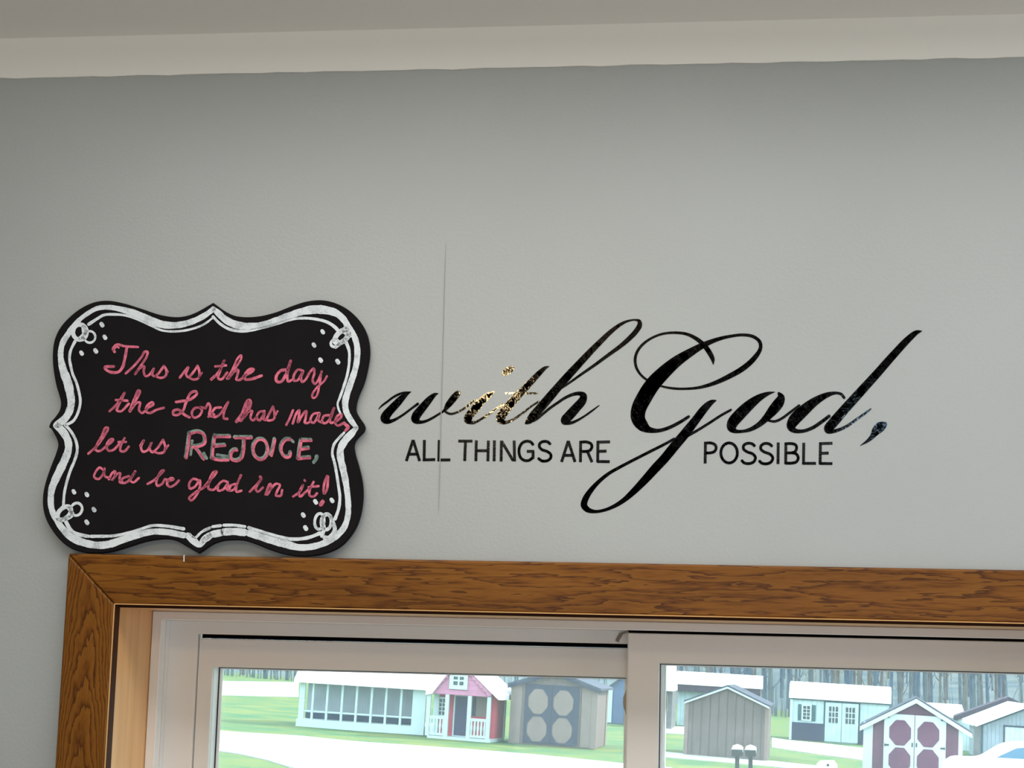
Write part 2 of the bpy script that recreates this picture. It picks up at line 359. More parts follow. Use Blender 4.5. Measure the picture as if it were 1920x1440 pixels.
# little bent metal clip at the meeting stile
p0 = on_wall(1158, 1203, .146); p1 = on_wall(1165, 1188, .140); p2 = on_wall(1177, 1184, .122)
m_ = MB(); hw = .0022
pts = [(p0.x-.001, .1465, p0.z), (p0.x+.0012, .1435, p0.z+.004), (p1.x, .140, p1.z), (p2.x, .131, p2.z+.0005)]
for i in range(3):
    A_, B_ = Vector(pts[i]), Vector(pts[i+1]); d = (B_-A_).normalized(); s_ = Vector((d.z, 0, -d.x)).normalized()*hw if abs(d.z) > .3 else Vector((0, 0, 1))*hw*.6
    t_ = Vector((0, .0007, 0))
    m_.add([A_-s_, A_+s_, B_+s_, B_-s_, A_-s_+t_, A_+s_+t_, B_+s_+t_, B_-s_+t_], [(0, 1, 2, 3), (7, 6, 5, 4), (0, 4, 5, 1), (1, 5, 6, 2), (2, 6, 7, 3), (3, 7, 4, 0)])
tag(m_.build('clip', M_metal, win, off=WO), 'small bent grey metal clip')
# rounded finger latch showing past the meeting stile
def latch(cx, cy, y, sx, sz, flip):
    prof = [(0, -1), (.25, -.8), (.55, -.45), (.9, -.2), (1, .05), (.95, .3), (.6, .55), (.3, .8), (0, 1), (-.5, 1), (-.5, -1)]
    c0 = on_wall(cx, cy, y)
    return MB().prism([(c0.x-flip*p[0]*sx, c0.z+p[1]*sz) for p in prof], y, y+.006).build('latch', M_tan, win, off=WO, bevel=.001)
latch(1177, 1318, .158, .0058, .022, 1)
latch(1245, 1322, .154, .0040, .030, -1)

# ------------------------------------------------------------------ brush strokes for lettering
def catmull(pts, step):
    P = [Vector(p) for p in pts]
    if len(P) == 2: P = [P[0], (P[0]+P[1])/2, P[1]]
    Q = [P[0]*2-P[1]]+P+[P[-1]*2-P[-2]]; out = []
    for i in range(1, len(Q)-2):
        p0, p1, p2, p3 = Q[i-1:i+3]
        n = max(2, int((p2-p1).length/step))
        t0 = 0; t1 = t0+max((p1-p0).length, 1e-6)**.5; t2 = t1+max((p2-p1).length, 1e-6)**.5; t3 = t2+max((p3-p2).length, 1e-6)**.5
        for k in range(n):
            t = t1+(t2-t1)*k/n
            A1 = p0*((t1-t)/(t1-t0))+p1*((t-t0)/(t1-t0)); A2 = p1*((t2-t)/(t2-t1))+p2*((t-t1)/(t2-t1)); A3 = p2*((t3-t)/(t3-t2))+p3*((t-t2)/(t3-t2))
            B1 = A1*((t2-t)/(t2-t0))+A2*((t-t0)/(t2-t0)); B2 = A2*((t3-t)/(t3-t1))+A3*((t-t1)/(t3-t1))
            out.append(B1*((t2-t)/(t2-t1))+B2*((t-t1)/(t2-t1)))
    out.append(P[-1]); return out
def straight(pts, step):
    P = [Vector(p) for p in pts]; out = []
    for a, c in zip(P, P[1:]):
        n = max(1, int((c-a).length/step))
        out += [a+(c-a)*k/n for k in range(n)]
    return out+[P[-1]]
def brush(M_, stroke, place, jitter=0.0, butt=False, line=False, step=1.3, disc=12, dabs=True):
    """stroke: list of (px, py, width); place: pixel -> point on the surface. A ribbon with round ends (dabs fill tight turns)."""
    S = (straight if line else catmull)(stroke, step)
    prev = None; n = len(S); pd = None; phase = random.random()*6
    closed = (S[0]-S[-1]).length < 1.0
    for i, s in enumerate(S):
        a = S[max(i-1, 0)]; c = S[min(i+1, n-1)]; d = Vector((c.x-a.x, c.y-a.y)); d = d.normalized() if d.length > 1e-6 else Vector((1, 0))
        w = max(s.z, 0.3)/2*(1+jitter*(random.random()-.5)+jitter*.35*math.sin(i*.37+phase)); nx, ny = -d.y*w, d.x*w
        L = place(s.x+nx, s.y+ny); R_ = place(s.x-nx, s.y-ny)
        if prev: M_.add([prev[0], L, R_, prev[1]], [(0, 1, 2, 3)])
        prev = (L, R_)
        end = i in (0, n-1)
        if dabs and not (butt and end) and (not line or end or any(abs(s.x-q[0]) < .01 and abs(s.y-q[1]) < .01 for q in stroke)):
            M_.add([place(s.x+w*math.cos(2*math.pi*k/disc), s.y+w*math.sin(2*math.pi*k/disc)) for k in range(disc)], [tuple(range(disc))])
        elif not dabs and end and not butt and not closed:
            t0 = math.atan2(d.y, d.x)+(math.pi/2 if i == 0 else -math.pi/2)
            M_.add([place(s.x+w*math.cos(t0+math.pi*k/8), s.y+w*math.sin(t0+math.pi*k/8)) for k in range(9)], [tuple(range(9))])
    return M_
class Panel:
    def __init__(s, x, y, sc): s.x, s.y, s.s = x, y, sc
    def __call__(s, pts, w=None):
        return [(s.x+p[0]/s.s, s.y+p[1]/s.s, (p[2] if len(p) > 2 else w)/s.s) for p in pts]

# ------------------------------------------------------------------ wall lettering
pW, pG, pO, pY, pT, pV = Panel(700, 580, 5.333), Panel(1060, 580, 4.8), Panel(1340, 600, 4.8), Panel(1060, 760, 6.857), Panel(740, 780, 4.571), Panel(700, 700, 9.6)
pI, pH = Panel(860, 660, 9.6), Panel(980, 590, 6.545)
DEC = on_wall(1180, 800)
dec = empty('wall_lettering', (DEC.x, 0, DEC.z))
tag(dec, 'glossy black vinyl script lettering on the grey wall above the window', 'wall lettering')
DY = -0.0004
def pl_dec(px, py): return on_wall(px, py, DY)
def letters(name, strokes, label=None):
    m_ = MB()
    for st in strokes:
        kw = {}
        if isinstance(st, tuple): st, kw = st
        brush(m_, st, pl_dec, **kw)
    o = mesh(name, m_.v, m_.f, M_decal, dec, off=dec.location)
    if label: o['label'] = label
    return o
letters('script_word', [
    # w
    pV([(95, 645, 14), (150, 585, 34), (250, 510, 40), (350, 435, 42), (450, 380, 44), (560, 345, 36), (680, 332, 10)]),
    pV([(682, 332, 8), (610, 365, 60), (520, 440, 110), (420, 545, 140), (310, 660, 150), (235, 750, 165), (210, 810, 168), (222, 845, 130), (265, 866, 90), (350, 850, 60), (450, 800, 46), (560, 728, 42), (690, 630, 42), (800, 550, 50)]),
    pV([(1172, 362, 8), (1110, 380, 62), (1030, 450, 110), (950, 540, 135), (850, 660, 150), (775, 760, 160), (755, 820, 150), (775, 855, 112), (850, 878, 64), (950, 858, 50), (1060, 805, 46), (1160, 745, 42), (1250, 690, 42), (1290, 655, 60)]),
    pV([(1295, 650, 60), (1340, 580, 105), (1410, 490, 125), (1475, 410, 125), (1520, 360, 105)]),
    pV([(1275, 660, 40), (1320, 705, 44), (1390, 730, 42), (1480, 712, 42), (1580, 665, 40), (1680, 600, 40), (1760, 530, 40), (1850, 480, 36)]),
    # i
    pI([(645, 712, 8), (590, 745, 70), (510, 800, 115), (400, 900, 135), (280, 1040, 150), (190, 1150, 150), (165, 1215, 145), (190, 1255, 85), (260, 1272, 60), (340, 1245, 48), (440, 1185, 42), (560, 1105, 40), (680, 1020, 38), (790, 940, 36)]),
    pI([(815, 395, 70), (850, 360, 118), (900, 330, 128), (950, 300, 95), (965, 290, 70)]),
    # t
    pI([(1630, 258, 10), (1560, 285, 60), (1460, 370, 95), (1300, 540, 115), (1130, 720, 130), (960, 900, 150), (820, 1070, 165), (755, 1180, 165), (760, 1240, 115), (830, 1268, 70), (920, 1245, 50), (1020, 1190, 44), (1150, 1100, 40), (1290, 990, 36), (1440, 890, 34)]),
    (pI([(835, 742, 36), (1425, 742, 36)]), dict(butt=True, line=True)),
    # h
    pH([(35, 1335, 20), (75, 1305, 75), (130, 1240, 105), (220, 1140, 110), (340, 1000, 108), (460, 860, 100), (580, 725, 96), (700, 595, 88), (840, 445, 78), (960, 325, 68), (1080, 210, 56), (1200, 120, 42), (1290, 78, 28), (1380, 64, 24), (1430, 80, 44), (1435, 130, 62), (1390, 205, 64), (1310, 290, 60), (1200, 385, 52), (1050, 495, 44), (880, 620, 38), (700, 745, 32), (560, 845, 28), (430, 930, 26)]),
    pH([(90, 1330, 18), (170, 1280, 36), (240, 1225, 32), (330, 1150, 34), (430, 1080, 34), (530, 1015, 36), (630, 975, 42), (700, 968, 52), (745, 990, 78), (735, 1050, 100), (660, 1140, 112), (570, 1240, 118), (520, 1295, 108), (525, 1325, 56), (590, 1328, 40), (660, 1302, 32), (750, 1250, 26), (850, 1180, 24), (938, 1114, 12)]),
], 'script word "with"')
letters('script_word', [
    # G
    pG([(1332, 495, 8), (1325, 445, 38), (1295, 385, 46), (1250, 325, 44), (1180, 265, 36), (1090, 222, 28), (980, 210, 24), (870, 222, 22), (770, 262, 22), (690, 322, 25), (645, 385, 26), (628, 450, 27), (638, 520, 25), (672, 580, 23), (720, 625, 22), (760, 650, 20)]),
    pG([(840, 685, 18), (900, 700, 20), (980, 712, 22), (1070, 715, 22), (1200, 704, 26), (1330, 668, 36), (1470, 605, 46), (1600, 530, 50), (1700, 440, 46), (1756, 350, 34), (1748, 290, 32), (1690, 245, 30), (1600, 230, 27), (1480, 243, 28), (1370, 270, 36), (1250, 318, 52), (1130, 385, 74), (1000, 470, 100), (890, 565, 122), (790, 670, 136), (715, 785, 140), (660, 900, 134), (655, 980, 126), (690, 1040, 108), (745, 1080, 62), (830, 1092, 36), (920, 1070, 32), (1030, 1016, 30), (1110, 965, 26)]),
    pG([(1355, 820, 12), (1312, 838, 46), (1255, 890, 68), (1170, 1000, 76), (1080, 1115, 86), (980, 1235, 86), (890, 1345, 84), (810, 1440, 82)])[:-1] + pY([(1165, 800, 118), (1030, 950, 105), (890, 1095, 85), (750, 1220, 62), (620, 1300, 48), (490, 1350, 40), (380, 1365, 44), (285, 1340, 72), (240, 1285, 84), (258, 1205, 80), (315, 1110, 68), (420, 990, 52), (560, 875, 44), (700, 795, 40), (900, 690, 38), (1100, 588, 38), (1290, 492, 36), (1400, 430, 34)]),
    pG([(1040, 1180, 24), (1090, 1145, 26), (1170, 1100, 25), (1300, 1020, 24), (1400, 955, 24), (1490, 905, 22)]),
    # o
    pO([(540, 648, 6), (480, 662, 34), (400, 700, 64), (310, 768, 92), (225, 850, 104), (165, 920, 100), (152, 965, 82), (182, 998, 42), (245, 1002, 28), (320, 985, 36), (400, 940, 48), (465, 880, 66), (530, 805, 92), (580, 740, 92), (598, 695, 62), (578, 660, 26)]),
    pO([(450, 890, 24), (490, 905, 22), (540, 912, 24), (600, 888, 24), (680, 830, 24), (760, 770, 24)]),
    # d
    pO([(1165, 700, 26), (1140, 668, 26), (1090, 657, 26), (1010, 675, 48), (900, 735, 78), (790, 825, 104), (712, 905, 104), (688, 960, 76), (718, 994, 46), (790, 1000, 32), (880, 970, 32), (960, 918, 32), (1030, 865, 30)]),
    pO([(1862, 100, 10), (1815, 113, 42), (1740, 175, 60), (1600, 325, 70), (1450, 495, 76), (1300, 660, 82), (1160, 815, 86), (1070, 920, 90), (1022, 980, 78), (1040, 1003, 42), (1095, 995, 32), (1180, 960, 28), (1280, 892, 24), (1370, 828, 22), (1405, 800, 12)]),
], 'script word "God"')
letters('script_comma', [pO([(1530, 938, 48), (1490, 962, 92), (1455, 995, 80), (1425, 1040, 50), (1380, 1085, 30), (1312, 1130, 6)])])
B_ = dict(butt=True, line=True)
def caps(panel, lines, w): return [(panel(l, w), B_) for l in lines]
def arcs(panel, lines, w): return [(panel(l, w), dict(butt=True)) for l in lines]
def ell(cx, cy, rx, ry, n=24, rot=0):
    return [(cx+rx*math.cos(t)*math.cos(rot)-ry*math.sin(t)*math.sin(rot), cy+rx*math.cos(t)*math.sin(rot)+ry*math.sin(t)*math.cos(rot)) for t in [2*math.pi*k/n for k in range(n+1)]]
letters('small_caps_word', caps(pT, [
    [(100, 386), (158, 205)], [(158, 205), (214, 386)], [(118, 327), (198, 327)],
    [(255, 205), (252, 388)], [(246, 376), (348, 373)], [(382, 205), (378, 388)], [(372, 377), (477, 376)],
], 25), 'small caps word ALL')
letters('small_caps_word', caps(pT, [
    [(545, 215), (667, 215)], [(607, 215), (600, 386)],
    [(700, 208), (696, 387)], [(803, 210), (799, 388)], [(697, 297), (800, 297)], [(855, 208), (852, 388)],
    [(912, 390), (915, 210)], [(916, 215), (1016, 384)], [(1028, 390), (1024, 210)], [(1132, 303), (1196, 303)], [(1187, 303), (1185, 368)],
], 25)+arcs(pT, [[(1188, 248), (1165, 222), (1130, 216), (1092, 232), (1070, 270), (1066, 315), (1080, 357), (1112, 380), (1150, 380), (1180, 360)],
                 [(1335, 242), (1312, 222), (1275, 218), (1246, 234), (1240, 262), (1262, 288), (1305, 303), (1335, 326), (1338, 356), (1312, 381), (1265, 385), (1230, 362)]], 25), 'small caps word THINGS')
letters('small_caps_word', caps(pT, [
    [(1430, 394), (1488, 213)], [(1488, 213), (1546, 394)], [(1448, 337), (1530, 337)],
    [(1592, 396), (1594, 213)], [(1650, 300), (1692, 396)],
    [(1742, 213), (1740, 397)], [(1735, 224), (1846, 221)], [(1742, 303), (1816, 300)], [(1735, 390), (1843, 391)],
], 25)+arcs(pT, [[(1590, 224), (1650, 223), (1684, 240), (1690, 266), (1674, 294), (1640, 303), (1592, 303)]], 25), 'small caps word ARE')
sx = 1344; sy = 96
letters('small_caps_word', caps(pO, [
    [(1258-sx, 1387-sy), (1261-sx, 1192-sy)], [(572, 1102), (570, 1296)], [(639, 1297), (641, 1102)], [(802, 1104), (799, 1300)], [(792, 1290), (912, 1290)],
    [(952, 1102), (949, 1300)], [(945, 1112), (1060, 1109)], [(952, 1200), (1026, 1197)], [(945, 1291), (1060, 1292)],
], 26)+arcs(pO, [
    [(1256-sx, 1204-sy), (1315-sx, 1203-sy), (1350-sx, 1222-sy), (1357-sx, 1248-sy), (1343-sx, 1278-sy), (1310-sx, 1291-sy), (1258-sx, 1292-sy)],
    ell(130, 1196, 74, 90),
    [(362, 1135), (335, 1113), (292, 1110), (262, 1128), (260, 1160), (292, 1186), (345, 1206), (367, 1238), (352, 1275), (310, 1292), (265, 1285), (242, 1262)],
    [(518, 1137), (490, 1115), (448, 1112), (418, 1132), (416, 1162), (448, 1188), (500, 1208), (523, 1240), (508, 1277), (466, 1294), (422, 1287), (400, 1265)],
    [(634, 1113), (700, 1113), (732, 1128), (736, 1160), (722, 1185), (690, 1195), (640, 1196)], [(690, 1195), (735, 1206), (752, 1242), (735, 1276), (700, 1287), (634, 1288)],
], 26), 'small caps word POSSIBLE')

# ------------------------------------------------------------------ chalkboard sign leaning on the wall, standing on the casing
pA, pB, pC, pD = Panel(60, 540, 5.538), Panel(380, 540, 5.538), Panel(60, 790, 5.538), Panel(380, 790, 5.538)
ZB = cz1o+0.0004                                      # top of the head casing
ZT = 2.165
Y_B, Y_T, TH = -0.0165, -0.0082, 0.006                # front face: foot out on the casing, head against the wall
def pl_sign(px, py, lift=0.0):
    d = ray(px, py); k = (Y_T-Y_B)/(ZT-ZB)
    # plane y = Y_B + k (z-ZB) - lift
    s = (Y_B-lift+k*(CAM.z-ZB)-CAM.y)/(d.y-k*d.z)
    return CAM+d*s
top_tip, bot_tip = (399.5, 566), (372.4, 1036.2)
left = [top_tip]+[q[:2] for q in pA([(1690, 250), (1580, 285), (1480, 292), (1330, 270), (1130, 205), (950, 150), (780, 122), (640, 140), (500, 205), (370, 310), (280, 420), (230, 540), (213, 690), (220, 830), (250, 1000), (285, 1120), (298, 1190), (285, 1260), (240, 1330), (190, 1390), (176, 1440)], 1)] + \
    [q[:2] for q in pC([(190, 60), (230, 120), (262, 190), (270, 240), (245, 330), (190, 470), (140, 620), (112, 760), (115, 900), (150, 1020), (220, 1140), (310, 1245), (420, 1320), (540, 1355), (680, 1362), (830, 1345), (1000, 1295), (1160, 1245), (1300, 1220), (1400, 1215), (1500, 1235), (1620, 1300)], 1)]+[bot_tip]
right = [bot_tip]+[q[:2] for q in pD([(100, 1270), (200, 1235), (310, 1225), (420, 1230), (540, 1265), (690, 1325), (840, 1372), (980, 1392), (1130, 1390), (1280, 1362), (1420, 1298), (1520, 1200), (1600, 1070), (1645, 920), (1662, 740), (1650, 600), (1615, 450), (1580, 330), (1568, 250), (1585, 190), (1640, 130), (1675, 90), (1682, 50)], 1)] + \
    [q[:2] for q in pB([(1665, 1395), (1620, 1330), (1590, 1270), (1590, 1200), (1620, 1100), (1670, 980), (1710, 820), (1730, 680), (1720, 540), (1680, 420), (1600, 300), (1500, 210), (1370, 145), (1230, 117), (1080, 130), (920, 180), (750, 245), (580, 285), (430, 292), (320, 275), (220, 225)], 1)]+[top_tip]
outline = [(q.x, q.y) for q in catmull([(x, y, 0) for x, y in left], 3)][:-1]+[(q.x, q.y) for q in catmull([(x, y, 0) for x, y in right], 3)][:-1]
sg0 = pl_sign(385, 1036)
sign = empty('chalkboard_sign', (sg0.x, 0, ZB))
tag(sign, 'black scalloped chalkboard with pink chalk verse standing on the window casing', 'chalkboard')
fr = [pl_sign(x, y) for x, y in outline]
lo = min(p.z for p in fr)
sh = (ZB+0.0003)-lo                                    # let the lobes rest on the casing
def pl(px, py, lift=0.0):
    p = pl_sign(px, py, lift); return Vector((p.x, p.y, p.z+sh))
fr = [pl(x, y) for x, y in outline]
cx_, cz_ = sum(p.x for p in fr)/len(fr), sum(p.z for p in fr)/len(fr)
bm = bmesh.new()
rim = [bm.verts.new(p-Vector(sign.location)+Vector((0, 0.0012, 0))) for p in fr]
back = [bm.verts.new(p-Vector(sign.location)+Vector((0, TH, 0))) for p in fr]
nn = len(fr); face = []
for i, p in enumerate(fr):
    t = fr[(i+1) % nn]-fr[i-1]; nrm = Vector((t.z, 0, -t.x)).normalized()
    if nrm.dot(Vector((p.x-cx_, 0, p.z-cz_))) > 0: nrm = -nrm
    # eased edge
    face.append(bm.verts.new(p+nrm*0.0012-Vector(sign.location)))
bm.faces.new(face); bm.faces.new(back[::-1])
for i in range(nn):
    j = (i+1) % nn; bm.faces.new((face[i], rim[i], rim[j], face[j])); bm.faces.new((rim[i], back[i], back[j], rim[j]))
bmesh.ops.recalc_face_normals(bm, faces=bm.faces)
me = bpy.data.meshes.new('board'); bm.to_mesh(me); bm.free(); me.materials.append(M_board)
bo = bpy.data.objects.new('board', me); COL.objects.link(bo); bo.parent = sign
def chalks(name, strokes, m, lift, jitter, label=None, **kw0):
    m_ = MB()
    for st in strokes:
        kw = dict(kw0)
        if isinstance(st, tuple): st, k2 = st; kw.update(k2)
        brush(m_, st, lambda x, y: pl(x, y, lift), jitter=jitter, dabs=False, **kw)
    o = mesh(name, m_.v, m_.f, m, sign, off=sign.location)
    if label: o['label'] = label
    return o
border = [
    pA([(1880, 215, 50), (1780, 285, 58), (1650, 345, 62), (1500, 378, 66), (1350, 370, 78), (1200, 315, 80), (1050, 252, 76), (930, 215, 58), (800, 193, 50), (680, 203, 48), (570, 262, 45), (490, 325, 45), (430, 390, 52), (375, 470, 60), (320, 560, 60), (298, 660, 58), (305, 760, 66), (330, 860, 85), (370, 970, 92), (395, 1080, 85), (408, 1180, 76), (385, 1280, 76), (340, 1350, 74), (260, 1412, 76)]),
    pC([(258, 35, 76), (330, 110, 80), (375, 200, 76), (377, 290, 76), (342, 390, 80), (290, 500, 84), (242, 600, 80), (205, 700, 70), (195, 800, 64), (200, 880, 62), (225, 960, 60), (270, 1040, 60), (330, 1120, 70), (420, 1200, 82), (540, 1252, 78), (680, 1278, 74), (800, 1268, 78), (950, 1218, 74), (1100, 1172, 68), (1250, 1138, 64), (1400, 1142, 66), (1575, 1175, 62)]),
    pC([(1620, 1180, 66), (1680, 1232, 76), (1738, 1275, 56), (1800, 1205, 68), (1840, 1175, 58)]),
    pD([(-10, 1240, 46), (40, 1210, 60), (75, 1188, 58)]), pD([(100, 1165, 70), (190, 1148, 78)]), pD([(220, 1140, 76), (330, 1135, 76), (430, 1145, 78)]),
    pD([(480, 1152, 74), (580, 1180, 80), (700, 1218, 84), (850, 1262, 84), (1000, 1300, 70), (1140, 1292, 66), (1280, 1248, 66), (1400, 1170, 68), (1470, 1090, 64), (1508, 970, 56), (1512, 850, 60), (1500, 720, 60), (1482, 600, 66), (1456, 480, 70), (1432, 370, 72), (1432, 280, 72), (1480, 190, 78), (1545, 120, 70), (1592, 65, 50)]),
    pB([(1595, 1440, 44), (1530, 1350, 60), (1490, 1270, 60), (1480, 1180, 66), (1500, 1090, 66), (1540, 970, 66), (1588, 820, 60), (1606, 690, 62), (1600, 580, 60), (1570, 485, 60), (1520, 410, 66), (1465, 320, 66), (1390, 255, 74), (1280, 222, 86), (1150, 216, 88), (1000, 245, 72), (880, 288, 74), (740, 342, 76), (600, 380, 68), (450, 388, 72), (330, 368, 78), (230, 315, 72), (160, 250, 64), (108, 205, 46)]),
]
chalks('chalk_border', border, M_chalk, 0.0003, 0.10)
thin = [
    pA([(1880, 300, 20), (1780, 372, 22), (1650, 420, 24), (1500, 442, 24), (1350, 432, 22), (1220, 375, 22), (1080, 312, 22), (960, 275, 24), (850, 266, 28), (750, 272, 28), (680, 310, 30), (590, 368, 34)]),
    pA([(445, 550, 32), (402, 640, 28), (390, 720, 28), (402, 800, 30), (425, 890, 28), (460, 970, 28), (490, 1080, 28), (502, 1170, 28), (480, 1280, 28), (430, 1370, 30), (352, 1415, 30)]),
    pC([(345, 30, 30), (400, 90, 30), (455, 190, 30), (470, 290, 30), (442, 400, 30), (400, 500, 30), (362, 620, 30), (336, 740, 28), (326, 870, 28)]),
    pC([(355, 1040, 40), (395, 1110, 40), (440, 1150, 38), (560, 1182, 36), (590, 1186, 30)]), pC([(615, 1186, 34), (850, 1180, 30), (1000, 1150, 30), (1120, 1115, 30), (1250, 1075, 30), (1400, 1080, 32), (1575, 1108, 36)]),
    pC([(1635, 1160, 22), (1690, 1200, 24), (1760, 1142, 26), (1850, 1096, 30)]),
    pD([(15, 1122, 26), (75, 1098, 28)]), pD([(105, 1085, 30), (185, 1075, 32)]), pD([(220, 1070, 32), (330, 1070, 30), (440, 1085, 30)]),
    pD([(480, 1096, 34), (600, 1135, 36), (750, 1180, 36), (900, 1212, 36), (1020, 1212, 36), (1120, 1192, 36), (1225, 1150, 38)]),
    pD([(1375, 1005, 34), (1412, 900, 32), (1425, 780, 30), (1410, 660, 30), (1392, 540, 30), (1372, 430, 30), (1346, 320, 28), (1365, 230, 28), (1420, 160, 28), (1468, 110, 24)]),
    pB([(1492, 560, 38), (1520, 640, 30), (1522, 760, 28), (1500, 900, 28), (1460, 1030, 28), (1425, 1130, 26), (1402, 1190, 22), (1412, 1250, 22), (1430, 1292, 20)]),
    pB([(108, 290, 28), (180, 362, 28), (280, 420, 30), (430, 440, 30), (600, 410, 26), (780, 360, 28), (920, 318, 28), (1050, 305, 28), (1180, 316, 30), (1290, 345, 32), (1370, 395, 36), (1420, 450, 36)]),
]
chalks('chalk_inner_line', thin, M_chalk, 0.0003, 0.12)
def loop(panel, cx, cy, rx, ry, w, rot=0): return panel([(x, y) for x, y in ell(cx, cy, rx, ry, 16, rot)], w)
chalks('chalk_scroll', [loop(pA, 498, 450, 72, 78, 44), pA([(540, 400, 50), (545, 470, 55), (500, 515, 40)]), loop(pA, 600, 500, 58, 60, 24)], M_chalk, 0.0004, 0.12)
chalks('chalk_scroll', [loop(pB, 1445, 495, 88, 48, 52, -.75), pB([(1500, 400, 66), (1480, 440, 60), (1530, 480, 56)]), loop(pB, 1372, 565, 42, 36, 28, -.5), pB([(1490, 520, 44), (1380, 610, 26)])], M_chalk, 0.0004, 0.12)
chalks('chalk_scroll', [loop(pC, 335, 945, 85, 52, 46, -.75), loop(pC, 462, 905, 58, 66, 28, .4), pC([(260, 1020, 56), (330, 1010, 46), (420, 960, 40), (380, 890, 38)])], M_chalk, 0.0004, 0.12)
chalks('chalk_scroll', [loop(pD, 1212, 1030, 48, 82, 30, .12), loop(pD, 1285, 1035, 52, 82, 36, .1), pD([(1240, 1180, 40), (1260, 1100, 40), (1240, 1000, 34), (1300, 960, 34), (1360, 1060, 40), (1370, 1130, 46), (1310, 1210, 60), (1270, 1200, 50)])], M_chalk, 0.0004, 0.12)
for P_, L_ in ((pA, [(727, 373), (757, 503), (515, 668), (662, 645)]), (pB, [(1247, 447), (1157, 585), (1225, 740), (1403, 757)]), (pC, [(435, 723), (570, 752), (643, 907), (570, 1040)]), (pD, [(1173, 828), (1343, 812), (1045, 965), (1070, 1100)])):
    for x, y in L_:
        chalks('chalk_dot', [P_([(x-6, y-9, 40), (x+5, y+8, 42)])], M_chalk, 0.0003, 0.15)
w1 = 25
